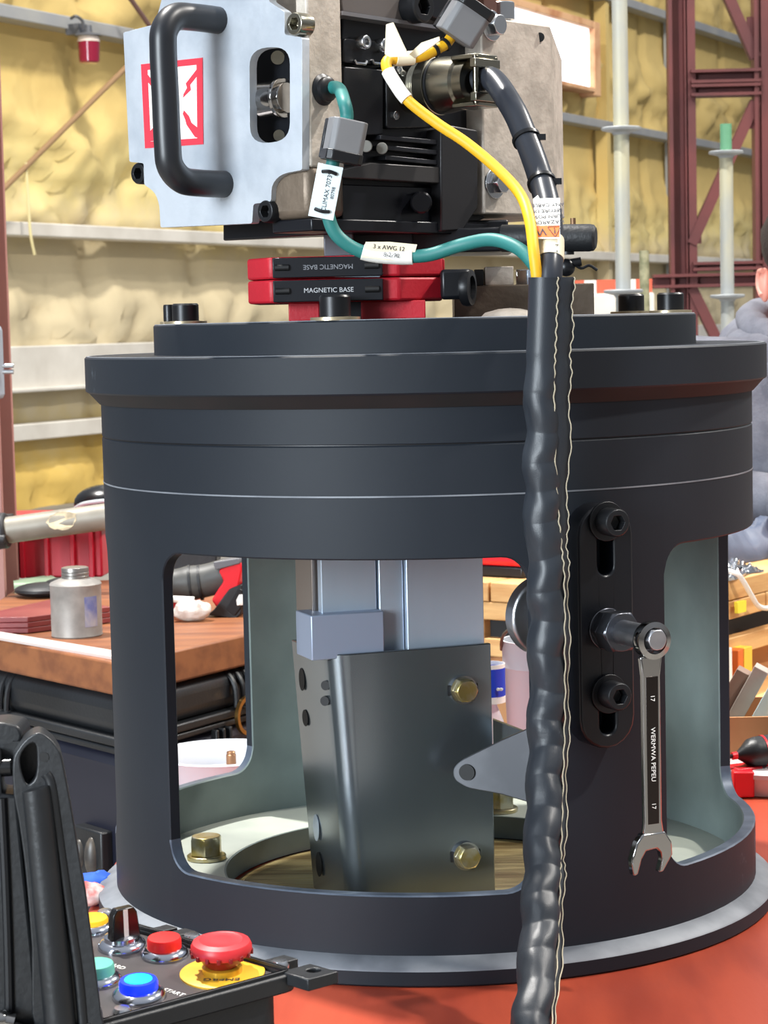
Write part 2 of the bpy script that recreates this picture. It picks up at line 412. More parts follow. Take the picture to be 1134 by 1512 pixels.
for i in range(N):
    A, B = G[i], G[(i+1) % N]; win = A[2]
    for k in (0, 1):
        a, b_ = A[k], B[k]
        for r in ((0, 2) if win else (0, 1, 2)):
            f = bm.faces.new((a[r], b_[r], b_[r+1], a[r+1]))
            if k == 1: f.material_index = 1
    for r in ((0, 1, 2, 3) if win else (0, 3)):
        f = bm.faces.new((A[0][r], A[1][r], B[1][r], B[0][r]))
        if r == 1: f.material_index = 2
    prev = G[i-1][2]
    if win != prev: bm.faces.new((A[0][1], A[1][1], A[1][2], A[0][2]))
obj('body', bm, [paint, paint_in, mat('sill_reflection_paint', (74, 84, 98), .4, .2, (100, 110, 124), 30)], drum, bevel=.0012, angle=40, segs=1)  # bluish reflection on the sills is put into their lighter colour
def ringpart(name, prof, m, parent=drum, seg=128, **k):
    bm = NB(); lathe(bm, prof, (0, 0, 0), seg=seg, closed=True); return obj(name, bm, m, parent, **k)
ringpart('seam_line', [(.3, 1.3995), (.3085, 1.3995), (.3085, 1.4015), (.3, 1.4015)], blackm)
ringpart('bare_line', [(.309, 1.3576), (.31035, 1.3576), (.31035, 1.3589), (.309, 1.3589)], bare_thin)
ringpart('upper_ring', [(.298, 1.4015), (.3094, 1.4015), (.31, 1.402), (.31, 1.4315), (.298, 1.4315)], paint)
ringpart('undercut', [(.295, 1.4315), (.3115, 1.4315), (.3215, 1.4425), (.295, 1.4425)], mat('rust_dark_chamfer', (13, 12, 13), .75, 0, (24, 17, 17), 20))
ringpart('top_flange', [(.05, 1.4425), (.3225, 1.4425), (.324, 1.444), (.324, 1.4745), (.3225, 1.476), (.05, 1.476)], paint)
ringpart('flange_edge', [(.3195, 1.4755), (.3226, 1.4755), (.3222, 1.4764), (.3195, 1.4764)], bare_thin)
ringpart('top_disc', [(.03, 1.476), (.2585, 1.476), (.2585, 1.503), (.257, 1.5046), (.03, 1.5046)], paint)
ringpart('disc_edge', [(.2545, 1.5042), (.2574, 1.5042), (.257, 1.5049), (.2545, 1.5049)], bare_thin)
ringpart('base_flange', [(.2065, .9495), (.3265, .9495), (.328, .951), (.328, .9625), (.2065, .9625)], paint)
ringpart('base_ring', [(.2065, .9625), (.3115, .9625), (.3115, .9705), (.298, .9745), (.2065, .9745)], [flange_in])
ringpart('bare_rim', [(.3095, .9625), (.328, .9625), (.327, .9640), (.3105, .9712), (.3095, .9712)], bare_thin)
# inner bore of the base: dark sleeve just inside the ring
ringpart('bore', [(.2045, .951), (.2067, .951), (.2067, .9742), (.2045, .9742)], paint_in)
# yellow-zinc flange bolts inside the drum
for a in (-97, -160, -20, 162):
    t = math.radians(a); bm = NB(); hexhead(bm, (.229*math.sin(t), -.229*math.cos(t), .9745), (0, 0, 1), .0165, .0235, .0195)
    obj('flange_bolt', bm, zinc, drum, bevel=.0006)
# cap screws on the top disc
def disc_screw(p, r, h, w=True, m=blackm):
    p = Vector(p); bm = NB(); shcs(bm, p + V(0, 0, .0032 if w else 0), (0, 0, 1), r, h); b = obj('cap_screw', bm, m, drum)
    if w:
        bm = NB(); lathe(bm, [(r*.9, 0), (r*1.6, 0), (r*1.6, .0028), (r*.9, .0032)], p, (0, 0, 1), 32, closed=True); obj('washer', bm, mat('brass_washer', (206, 190, 158), .3, .8), b)
ztop = 1.5046
for px, py, Y, r, h in ((274, 470, -.02, .0128, .0165), (932, 455, .05, .0128, .0165), (990, 455, .0, .0128, .0165), (495, 468, -.226, .0135, .0185)):
    q = at(px, py, Y); disc_screw((q.x, q.y, ztop), r, h)
q = at(250, 471, .0); disc_screw((q.x, q.y, ztop), .0056, .016)
q = at(251, 471, .0)
# slotted clamp bar bolted to the front-right post
TH = math.radians(26.2); PN = V(math.sin(TH), -math.cos(TH), 0); PT = V(math.cos(TH), math.sin(TH), 0); UP = V(0, 0, 1)
def post(t, z, r): return PN*r + PT*t + UP*z
def stadium(hw, z0, z1, r, n=10, t0=0.):
    P = [post(t0 + hw*math.cos(PI*k/n), z1-hw + hw*math.sin(PI*k/n), r) for k in range(n+1)]
    return P + [post(t0 - hw*math.cos(PI*k/n), z0+hw - hw*math.sin(PI*k/n), r) for k in range(n+1)]
zc = 1.2435
bm = NB(); prism(bm, stadium(.0262, 1.1425, 1.348, .333), PN*-.0245, [stadium(.0075, zc+.045, 1.335, .333), stadium(.0075, 1.1545, zc-.045, .333)])
bar = obj('slotted_bar', bm, blackan, drum, bevel=.002)
for z in (1.3335, 1.189):
    bm = NB(); lathe(bm, [(.006, 0), (.0165, 0), (.0165, .003), (.006, .003)], post(0, z, .333), PN, 32, closed=True); obj('washer', bm, blackm, bar, bevel=.0004)
    bm = NB(); shcs(bm, post(0, z, .336), PN, .0118, .017); obj('cap_screw', bm, blackm, bar, bevel=.0004)
bm = NB(); cyl(bm, post(0, zc, .333), post(0, zc, .3345), .0175, seg=32); hexhead(bm, post(0, zc, .3345), PN, .0175, .0105); hexhead(bm, post(0, zc, .345), PN, .0185, .0135)
spn = obj('jam_nut', bm, mat('dark_steel_nut', (88, 90, 96), .25, .9), drum, bevel=.0006)
bm = NB(); cyl(bm, post(0, zc, .3575), post(0, zc, .396), .0103, seg=28); obj('spindle', bm, bare, spn)
bm = NB(); hexhead(bm, post(0, zc, .394), PN, .0095, .018); obj('hex_end', bm, bare, spn, bevel=.0005)
# pad and clamp arm inside the drum, on the inner end of the spindle
bm = NB(); cyl(bm, post(0, zc, .245), post(0, zc, .299), .012, seg=24); lathe(bm, [(.033, 0), (.035, .002), (.035, .014), (.033, .016), (0, .016)], post(-.010, zc+.002, .236), PN, 48)
obj('pressure_pad', bm, bare, drum, bevel=.0008)

# ------------------------------------------------------------------ wrench hanging on the spindle
def wpt(t, z, r=.403): return PN*r + PT*(t-.0022) + UP*z
wr = thing('combination_wrench', wpt(0, 1.053), 'chrome combination wrench hanging from the hex spindle end on the drum front', 'wrench')
bm = NB(); lathe(bm, [(.0108, -.0055), (.0152, -.0045), (.0158, 0), (.0152, .0045), (.0108, .0055)], wpt(.002, zc-.001), PN, 40, hexr=(), closed=True); obj('ring_end', bm, chrome, wr)
sh = [(-.0105, zc-.0135), (-.0085, zc-.03), (-.0082, 1.095), (-.0095, 1.083), (.0105, 1.083), (.0085, 1.095), (.0082, zc-.03), (.0105, zc-.0135)]
bm = NB(); prism(bm, [wpt(t, z, .4055) for t, z in sh], PN*-.0055); shank = obj('shank', bm, chrome, wr, bevel=.0016, segs=3)
pan = [(-.0058, zc-.030), (-.0052, 1.093), (.0052, 1.093), (.0058, zc-.030)]
bm = NB(); prism(bm, [wpt(t, z, .4058) for t, z in pan], PN*-.001); obj('recess_panel', bm, mat('dull_chrome', (62, 58, 56), .3, 1), shank, bevel=.0003)
jaw = rpoly([(-.0105, 1.086), (-.0165, 1.079), (-.0212, 1.066), (-.0195, 1.0525), (-.0155, 1.0535), (-.0115, 1.0655), (-.0075, 1.0715), (.002, 1.0725), (.0065, 1.069), (.0078, 1.0630), (.0045, 1.0525), (.0085, 1.053), (.0175, 1.066), (.0168, 1.0765), (.0105, 1.086)], .004, 4)
bm = NB(); prism(bm, [wpt(t, z, .4065) for t, z in jaw], PN*-.008); obj('open_jaw', bm, chrome, wr, bevel=.0015, segs=3)
text('lettering', 'WERMWA PEPEU', wpt(0, 1.15, .4058), (0, 0, -1), PT, .0058, white_lb, shank)
text('lettering', '17', wpt(0, 1.108, .4058), (0, 0, -1), PT, .0055, white_lb, shank)
text('lettering', '17', wpt(0, 1.196, .4058), (0, 0, -1), PT, .0055, white_lb, shank)

# ------------------------------------------------------------------ steel column with its wrap-around clamp plate inside the drum
tb = thing('tool_column', (-.03, -.02, .953), 'bright machined steel column wrapped by a bent clamp plate inside the drum window', 'tool holder')
FD = V(.93, .36, 0).normalized(); BD = V(-.36, .93, 0).normalized()
K0 = at(487, 968, -.125)
def tp(a, b, z): return K0 + FD*a + BD*b + UP*(z-K0.z)
zt_ = K0.z; wid = .160; dep = .116; th = .007
def uloop(z, ins=0.):
    """plan of the bent plate: left leg, rounded corner, front leg"""
    out = []; r = .020; o_ = []
    o_.append((wid, 0)); 
    for k in range(9):
        a = PI*.5*k/8; o_.append((r - r*math.sin(a) , r - r*math.cos(a)))
    o_.append((-.0+0, dep))
    i_ = [(th, dep)]
    for k in range(8, -1, -1):
        a = PI*.5*k/8; i_.append((r - (r-th)*math.sin(a), r - (r-th)*math.cos(a)))
    i_.append((wid, th))
    return [tp(a + ins*(1-a/wid), b, z) for a, b in o_+i_]
bm = NB(); bot = uloop(.953, .016); top = uloop(zt_, 0)
vb = [bm.verts.new(p) for p in bot]; vt = [bm.verts.new(p) for p in top]; n = len(vb)
for i in range(n): bm.faces.new((vb[i], vb[(i+1) % n], vt[(i+1) % n], vt[i]))
bm.faces.new(vb); bm.faces.new(vt)
cp = obj('clamp_plate', bm, mat('bent_steel_plate', (150, 158, 164), .24, .9, (132, 140, 146), 5), tb, bevel=.0012)
for px, py in ((683, 1018), (687, 1263)):
    q = hit(px, py, K0, BD); bm = NB(); cyl(bm, q, q - BD*.004, .0135, seg=28); obj('washer', bm, zincs, cp)
    bm = NB(); hexhead(bm, q - BD*.004, -BD, .0115, .009); obj('hex_bolt', bm, zinc, cp, bevel=.0006)
    s_ = q - FD*.012; bm = NB(); prism(bm, [s_ + FD*(.030*u_-.003) + UP*w_ - BD*.0006 for u_, w_ in ((0, -.005), (1, -.005), (1, .005), (0, .005))], BD*-.0005); obj('slot', bm, socket, cp)
LD = (tp(.0, dep, 0)-tp(.0, .02, 0)).normalized()
for px, py, h in ((447, 1003, .011), (452, 1060, .008), (468, 1222, .013), (472, 1276, .012)):
    q = hit(px, py, tp(.0, .05, 1.1), FD); q = hit(px, py, tp(.016*(zt_-q.z)/(zt_-.953), .05, 1.1), FD) - FD*.0006
    bm = NB(); prism(bm, [q + LD*(.0085*math.cos(a)) + UP*(h*math.sin(a)) for a in [2*PI*k/18 for k in range(18)]], FD*-.0006); obj('tapped_hole', bm, [socket, steel_lt][py == 1222], cp)
for px, py in ((481, 1012), (480, 1035)):
    q = hit(px, py, tp(.0095, .0085, 1.1), (FD+BD).normalized()); bm = NB(); cyl(bm, q + (FD+BD)*.004, q + (FD+BD)*-.0008, .0045, seg=16); obj('set_screw', bm, socket, cp)
def blk(name, x0, x1, z0, z1, b0, b1, m, bev=.001):
    bm = NB(); box(bm, tp((x0+x1)/2, (b0+b1)/2, (z0+z1)/2), (x1-x0, b1-b0, z1-z0), (FD, BD, UP)); return obj(name, bm, m, tb, bevel=bev)
blk('column', .027, .157, .953, 1.42, .030, .078, steel_lt)
blk('side_rail', -.004, .007, 1.2, 1.42, .036, .085, mat('warm_ground_steel', (168, 158, 152), .3, .9), .001)
blk('left_way', .000, .054, 1.20, 1.42, .020, .031, steel_lt)
blk('slide_rib', .056, .080, .96, 1.42, .018, .031, steel_lt)
blk('right_way', .081, .1585, .96, 1.42, .012, .031, steel_lt)
blk('stop_block', -.016, .055, 1.195, 1.2365, .004, .05, mat('frosted_steel', (160, 172, 194), .45, .5), .0012)

# triangular clamp arm from the front-right post to the column
q0 = at(690, 1145, -.115); 
arm = [(678, 1124), (740, 1093), (784, 1074), (784, 1186), (740, 1173), (690, 1164), (670, 1152), (668, 1136)]
bm = NB(); AN = V(-.30, -.95, 0).normalized(); pts = trace(rpoly(arm, [10, 0, 0, 0, 0, 8, 12, 12]), q0 + AN*.006, AN); prism(bm, pts, AN*-.010)
am = obj('clamp_arm', bm, mat('dark_ground_steel', (72, 73, 77), .45, .6, (92, 93, 97), 12), drum, bevel=.001)
bm = NB(); a_ = hit(728, 1062, q0 + V(0, .09, 0), V(0, 1, 0)); b_ = hit(782, 1083, q0 + AN*.0, AN); z_ = UP*-.055
prism(bm, [a_, b_, b_ + V(0, .009, 0), a_ + V(0, .009, 0)], z_); obj('back_web', bm, steel_br, am, bevel=.0008)
q = hit(690, 1140, q0 + AN*.0061, AN); bm = NB(); cyl(bm, q + AN*.002, q - AN*.003, .0075, seg=20); obj('pivot_hole', bm, socket, am)

# ------------------------------------------------------------------ magnetic bases, stacked face to face on the disc
def sx(px, Y=-.2): return at(px, 440, Y).x
def magbase(name, z0, z1, label, flip):
    t = thing(name, (-.07, -.12, z0), label, 'magnetic base', 'stacked magnetic bases')
    xl, xr = sx(362), sx(655)
    plan = rpoly([(xl, -.165), (sx(398), -.197), (sx(590), -.197), (xr, -.160), (xr, -.06), (xl, -.06)], .008, 3)
    bm = NB(); prism(bm, [V(x, y, z0) for x, y in plan], (0, 0, z1-z0)); obj('body', bm, redpow, t, bevel=.0022)
    bm = NB(); pl = rpoly([(sx(404), z0+.0005), (sx(566), z0+.0005), (sx(566), z1-.0008), (sx(404), z1-.0008)], .0045, 4)
    prism(bm, [V(x, -.205, z) for x, z in pl], (0, .01, 0)); ins = obj('front_insert', bm, blackan, t, bevel=.0008)
    for a in (418, 550):
        bm = NB(); cyl(bm, (sx(a)-.006, -.2052, (z0+z1)/2), (sx(a)+.006, -.2052, (z0+z1)/2), .0028, seg=12); obj('slot', bm, socket, ins)
    text('lettering', 'MAGNETIC BASE', (sx(486), -.205, (z0+z1)/2), (-1, 0, 0) if flip else (1, 0, 0), (0, 0, -1) if flip else (0, 0, 1), .0058, mat('dim_ink', (120, 122, 128), .6) if flip else mat('insert_ink', (176, 178, 182), .6), ins)
    bm = NB(); box(bm, ((xr-.004), -.11, (z0+z1)/2), (.012, .06, (z1-z0)*.7)); obj('edge_rib', bm, redpow, t, bevel=.001)
    return t
zr = lambda y, Y=-.2, x=480: at(x, y, Y).z
mz = (ztop, zr(446), zr(411.5), zr(410), zr(378))
lowb = magbase('magnetic_base', mz[1], mz[2], 'lower red and black magnetic base, its lettering the right way up', False)
for a, b_ in ((424, 470), (532, 628)):
    bm = NB(); prism(bm, [V(x, y, mz[0]) for x, y in rpoly([(sx(a), -.185), (sx(b_), -.185), (sx(b_), -.06), (sx(a), -.06)], .006, 3)], (0, 0, mz[1]-mz[0])); obj('foot', bm, redpow, lowb, bevel=.001)
bm = NB(); prism(bm, [V(x, y, mz[0]) for x, y in [(sx(470), -.165), (sx(532), -.165), (sx(532), -.07), (sx(470), -.07)]], (0, 0, mz[1]-mz[0])); obj('pole_shoe', bm, blackan, lowb)
bm = NB(); box(bm, at(672, 420, -.165), (.026, .04, .026)); obj('end_block', bm, blackan, lowb, bevel=.003)
ka = V(.95, -.30, 0); kc = at(684, 425, -.175)
bm = NB(); lathe(bm, [(.0155, 0), (.0165, .004), (.0155, .008), (.0105, .0085), (.0095, .004), (0, .0035)], kc, ka, 32); obj('end_knob', bm, blackm, lowb)
uppb = magbase('magnetic_base', mz[3], mz[4], 'upper magnetic base, lying upside down on the lower one', True)
bm = NB(); prism(bm, [at(494, 409, -.2), at(503, 403.5, -.2), at(566, 402.5, -.2), at(560, 409, -.2)], (0, .03, 0)); obj('keeper_edge', bm, steel_lt, uppb)
# slide block behind
sb = thing('slide_block', (at(740, 460, -.02).x, -.02, ztop), 'worn brown steel slab with bright blocks on the disc, right of the red bases', 'steel block')
bm = NB(); p = at(740, 440, -.02); z1_ = at(740, 421, -.06).z
box(bm, (p.x+.02, .02, (ztop+z1_)/2), (.13, .16, z1_-ztop)); obj('slab', bm, bronze, sb, bevel=.001)
for a, b_, y0, m in ((716, 758, 394, alu_warm), (762, 778, 398, chrome), (778, 800, 398, steel_lt), (700, 714, 398, blackm)):
    p, q = at(a, y0, -.045), at(b_, y0, -.045); bm = NB(); box(bm, ((p.x+q.x)/2, -.02, (p.z+z1_)/2), (q.x-p.x, .05, p.z-z1_)); obj('way_block', bm, m, sb, bevel=.0008)
bm = NB(); p = at(750, 456, -.10); lathe(bm, [(.026, 0), (.022, .004), (.010, .007), (0, .0078)], (p.x, -.135, ztop), seg=40); tag(obj('cover_disc', bm, alu_warm), 'shallow domed grey cover lying on the disc edge beside the sleeve', 'cover')

# ------------------------------------------------------------------ the spindle drive unit
UD = V(.65, .76, 0).normalized(); VD = V(-.76, .65, 0).normalized()
C0 = at(447, 150, -.24); C0.z = 0
mc = thing('drive_unit', (-.06, -.03, 1.56), 'aluminium and black motor drive unit with a tubular handle, standing on the red magnetic bases', 'machine')
def Lp(x, y, b=0.): return hit(x, y, C0 + UD*b, UD)
def Rp(x, y, a=0.): return hit(x, y, C0 + VD*a, VD)
def Ltr(P, b=0.): return [Lp(x, y, b) for x, y in P]
def Rtr(P, a=0.): return [Rp(x, y, a) for x, y in P]
def mbox(name, b0, b1, a0, a1, z0, z1, m, bev=.0015, par=None):
    bm = NB(); box(bm, C0 + UD*(b0+b1)/2 + VD*(a0+a1)/2 + UP*(z0+z1)/2, (b1-b0, a1-a0, z1-z0), (UD, VD, UP)); return obj(name, bm, m, par or mc, bevel=bev)
plate = [(182, 48), (228, 36), (236, 10), (243, -20), (300, -46), (396, -46), (397, 2), (420, 17), (420, 51), (446, 55), (446, 251), (415, 257), (401, 272), (400, 298), (374, 301), (372, 330), (237, 336), (235, 300), (228, 283), (213, 273), (212, 241), (191, 239)]
rr = [2, 3, 6, 4, 4, 4, 3, 3, 4, 3, 3, 10, 12, 4, 4, 3, 3, 14, 14, 3, 3, 3]
hole = rpoly([(368, 72), (428, 68), (428, 208), (369, 213)], 27, 6)
bm = NB(); prism(bm, Ltr(rpoly(plate, rr, 3)), UD*.009, [Ltr(hole)]); ep = obj('end_plate', bm, alu, mc, bevel=.0008)
# recessed right part of the end plate: a raised pad carries the sign and handle
# warning sign
sg = [(208, 95), (299, 85), (300, 213), (214, 219)]
def lerp2(a, b_, t): return (a[0]+(b_[0]-a[0])*t, a[1]+(b_[1]-a[1])*t)
def sq(u_, v_): return lerp2(lerp2(sg[0], sg[1], u_), lerp2(sg[3], sg[2], u_), v_)
bm = NB(); prism(bm, Ltr(sg, -.0003), UD*.0003); obj('warning_sign', bm, white_lb, ep)
bm = NB(); prism(bm, Ltr([sq(*p) for p in ((0, 0), (1, 0), (1, 1), (0, 1))], -.0007), UD*.0004, [Ltr([sq(*p) for p in ((.1, .075), (.9, .075), (.9, .925), (.1, .925))], -.0007)]); obj('sign_border', bm, inkred, ep)
for pl in ([(.9, .13), (.72, .28), (.74, .33), (.68, .40), (.67, .44), (.80, .36), (.79, .30), (.9, .21)], [(.9, .80), (.80, .74), (.76, .66), (.68, .59), (.66, .63), (.70, .70), (.72, .76), (.86, .91), (.9, .92)],
           [(.1, .13), (.25, .28), (.23, .33), (.32, .40), (.32, .44), (.17, .36), (.18, .30), (.1, .22)], [(.1, .80), (.22, .72), (.24, .66), (.32, .59), (.34, .63), (.30, .70), (.28, .76), (.14, .92), (.1, .92)]):
    bm = NB(); prism(bm, Ltr([sq(*p) for p in pl], -.0007), UD*.0004); obj('sign_arrow', bm, inkred, ep)
# inside of the oblong opening
bm = NB(); prism(bm, Ltr([(360, 60), (446, 56), (446, 222), (362, 226)], .034), UD*.004); obj('opening_back', bm, blackan, ep)
ln = Lp(408, 146, .022); bm = NB(); cyl(bm, ln - VD*-.016, ln - VD*.014, .0155, .0135, seg=20); cyl(bm, ln - VD*.006, ln - VD*.010, .0175, seg=20); obj('shaft_coupling', bm, chrome, ep, bevel=.0008)
for px, py, w_ in ((410, 85, .006), (412, 200, .005)):
    bm = NB(); cyl(bm, Lp(px, py, .034), Lp(px, py, .030), w_, seg=18); obj('cap_screw', bm, nickel, ep)
# handle
h1, h2 = Lp(322, 30, 0), Lp(331, 272, 0); off = -UD*.066
P = [h1, h1 + off*.45, h1 + off*.78 - UP*.002, h1 + off*.97 - UP*.014, h1 + off - UP*.032, (h1 + h2)*.5 + off, h2 + off + UP*.030, h2 + off*.96 + UP*.013, h2 + off*.76 + UP*.002, h2 + off*.45, h2]
bm = NB(); tube(bm, smooth_path(P, 6), .0118, 20); obj('handle', bm, rubber_sh, mc)
# plate screws in their pockets
for (px, py), b_ in (((434, 35), -.003), ((391, 312), -.001), ((203, 256), .002)):
    c_ = Lp(px, py, b_) + UD*.016; bm = NB(); shcs(bm, c_, -UD, .0098, .016); obj('cap_screw', bm, nickel if px == 434 else blackm, mc, bevel=.0004)
mbox('gear_housing', .009, .0515, .001, .0145, 1.635, 1.84, alu_warm, .002); mbox('gear_case', .0385, .0515, .0145, .20, 1.635, 1.84, alu_warm, .002)
mbox('casting_lobe', .006, .052, .0005, .05, 1.592, 1.637, bronze, .007)
mbox('under_plate', .01, .27, .002, .05, 1.581, 1.592, blackan)
mbox('lower_housing', .012, .05, .045, .19, 1.595, 1.636, alu_side)
# black motor body and its fittings on the right-hand face
bm = NB(); prism(bm, Rtr([(506, 12), (716, 44), (716, 322), (690, 338), (506, 345)], .016), VD*.15); obj('motor_body', bm, blackan, mc, bevel=.0015)
bm = NB(); prism(bm, Rtr([(500, -40), (700, -40), (700, 34), (660, 42), (506, 17)], .004), VD*.11); top_ = obj('top_block', bm, mat('grey_brown_block', (104, 98, 96), .5, .4), mc, bevel=.001)
bm = NB(); prism(bm, Rtr([(506, 16), (662, 40), (662, 45), (506, 22)], .000), VD*.02); obj('top_edge', bm, alu_side, mc)
bm = NB(); prism(bm, Rtr([(628, 0), (640, -30), (700, -30), (700, 25), (668, 38), (632, 22)], -.004), VD*.02); obj('screw_boss', bm, blackan, mc, bevel=.001)
for px, py, r_ in ((604, 12, .0145), (527, 64, .0062), (556, 68, .0062)):
    bm = NB(); shcs(bm, Rp(px, py, .004 if r_ > .01 else .012), -VD, r_, .018 if r_ > .01 else .012); obj('cap_screw', bm, blackm if r_ > .01 else zincs, mc, bevel=.0003)
bm = NB(); prism(bm, Rtr(rpoly([(508, 56), (570, 62), (570, 96), (508, 93)], 4, 2), .009), VD*.01); obj('bracket', bm, blackan, mc, bevel=.001)
for px in (532, 558):
    bm = NB(); p = Rp(px, 89, .008); tube(bm, [p + UD*-.008, p + UD*-.006 - UP*.003, p + UD*.006 - UP*.003, p + UD*.008], .0016, 8); obj('bracket_clip', bm, zincs, mc)
bm = NB(); prism(bm, Rtr(rpoly([(509, 98), (566, 103), (566, 199), (509, 200)], 2, 2), .006), VD*.012); obj('cover_plate', bm, blackan, mc, bevel=.0012)
bm = NB(); prism(bm, Rtr(rpoly([(571, 96), (645, 104), (645, 188), (572, 190)], 5, 3), .004), VD*.014); obj('connector_plate', bm, blackm, mc, bevel=.0012)
for px, py in ((581, 171), (586, 103), (638, 182)):
    bm = NB(); shcs(bm, Rp(px, py, .004), -VD, .0038, .004); obj('plate_screw', bm, zincs, mc)
for k, y in enumerate((199, 214, 229)):
    bm = NB(); prism(bm, Rtr([(562+4*k, y), (650, y+8), (650, y+15), (562+4*k, y+7)], .003), VD*.014); obj('cooling_fin', bm, mat('dark_anodised_fin', (44, 45, 50), .35, .4), mc, bevel=.0006)
bm = NB(); prism(bm, Rtr([(548, 240), (652, 247), (652, 271), (506, 262), (506, 250)], .001), VD*.02); obj('side_rail', bm, mat('dark_grey_rail', (60, 58, 58), .4, .3), mc, bevel=.001)
bm = NB(); prism(bm, Rtr(rpoly([(652, 190), (662, 184), (706, 192), (706, 306), (684, 340), (652, 342)], 3, 2), -.002), VD*.03); obj('end_frame', bm, mat('satin_black_frame', (52, 51, 53), .35, .5), mc, bevel=.0015)
bm = NB(); prism(bm, Rtr([(506, 272), (650, 277), (650, 336), (506, 340)], .010), VD*.02); obj('lower_cover', bm, blackan, mc, bevel=.001)
bm = NB(); cyl(bm, Rp(622, 299, .010), Rp(622, 299, -.006), .0098, seg=28, bev=.0015); obj('locating_pin', bm, mat('black_pin', (30, 30, 33), .2, .6), mc)
bm = NB(); cyl(bm, Rp(564, 219, .006), Rp(564, 219, -.004), .0052, seg=20); cyl(bm, Rp(541, 216, .006), Rp(541, 216, -.004), .0052, seg=20); obj('tie_mount', bm, mat('grey_nylon', (120, 118, 112), .5), mc, bevel=.0008)
# silver end block with a chamfered far corner
zb_, zt2 = Rp(760, 317, -.004).z, Rp(775, 33, -.004).z
fb0, fb1 = (Rp(713, 150, -.004)-C0).dot(UD), (Rp(814, 150, -.004)-C0).dot(UD)
bm = NB(); plan = [(fb0, -.004), (fb1, -.004), (.402, .028), (.402, .13), (fb0, .13)]; hz = [zt2, zt2, zt2-.024, zt2-.024, zt2]
lo_ = [bm.verts.new(C0 + UD*b_ + VD*a_ + UP*zb_) for b_, a_ in plan]; hi_ = [bm.verts.new(C0 + UD*b_ + VD*a_ + UP*z) for (b_, a_), z in zip(plan, hz)]
for i in range(5): bm.faces.new((lo_[i], lo_[(i+1) % 5], hi_[(i+1) % 5], hi_[i]))
bm.faces.new(lo_); bm.faces.new((hi_[0], hi_[1], hi_[4])); bm.faces.new((hi_[1], hi_[2], hi_[3], hi_[4]))
eb = obj('end_block', bm, alu_warm, mc, bevel=.0015)
bm = NB(); cyl(bm, Rp(797, 55, -.003), Rp(797, 55, -.0045), .0045, seg=20); obj('oil_hole', bm, socket, eb)
for px, py, r_ in ((724, 38, .0105), (729, 271, .0105)):
    c_ = Rp(px, py, -.004); bm = NB(); lathe(bm, [(r_*1.35, 0), (r_*1.35, .0025), (0, .003)], c_, -VD, 28); hexhead(bm, c_ - VD*.0025, -VD, r_, .010); obj('hex_bolt', bm, zincs, eb, bevel=.0005)
c_ = Rp(742, 27, .02); c_.z = zt2; bm = NB(); lathe(bm, [(.008, 0), (.008, .004), (.0115, .0045), (.0115, .02), (.0105, .021), (0, .021)], c_, seg=28); obj('plug', bm, zincs, eb)
c_ = Rp(712, 24, .02); bm = NB(); box(bm, c_ + UP*.012, (.02, .02, .05), (UD, VD, UP)); obj('top_lug', bm, mat('brown_lug', (92, 62, 54), .5, .3), mc, bevel=.001)
# carriage under the motor, column, roller handle
p = at(640, 362, -.09); bm = NB(); box(bm, (p.x, -.03, p.z+.004), (.150, .12, .022)); obj('carriage', bm, blackan, mc, bevel=.002)
p = at(640, 350, -.06); bm = NB(); box(bm, (p.x+.01, -.0, p.z), (.12, .10, .03)); obj('carriage_top', bm, blackan, mc, bevel=.002)
p, q = at(500, 342, -.13), at(500, 379, -.13); bm = NB(); box(bm, (p.x, -.13, (p.z+q.z)/2), (.026, .03, p.z-q.z)); obj('post', bm, mat('grey_post', (112, 114, 120), .4, .5), mc, bevel=.001)
p, q = at(560, 342, -.10), at(560, 379, -.10); bm = NB(); box(bm, (p.x, -.06, (p.z+q.z)/2), (.060, .10, p.z-q.z)); obj('pedestal', bm, blackan, mc, bevel=.001)
p, q = at(735, 352, -.13), at(880, 351, -.15); bm = NB(); ax_ = (q-p).normalized(); L_ = (q-p).length
lathe(bm, [(.009, 0), (.0122, .004), (.0122, L_-.006), (.0115, L_-.002), (.009, L_), (0, L_)], p, ax_, 32); obj('roller_handle', bm, rubber, mc)
p = at(838, 376, -.14); bm = NB(); cyl(bm, p, p + V(0, 0, .012), .006, seg=14); cyl(bm, at(825, 392, -.14), at(858, 386, -.14), .004, seg=12); sphere(bm, at(836, 395, -.14), .008); tube(bm, smooth_path([at(845, 388, -.14), at(858, 396, -.14), at(870, 392, -.14), at(882, 399, -.14)], 4), .0013, 8); obj('release_lever', bm, blackm, mc)
p = at(846, 322, -.13); bm = NB(); cyl(bm, p, p - UP*.016, .0025, seg=10); cyl(bm, p-UP*.006, p-UP*.010, .006, seg=12); obj('drain_cock', bm, mat('rusty_brass', (120, 92, 66), .5, .6), mc)

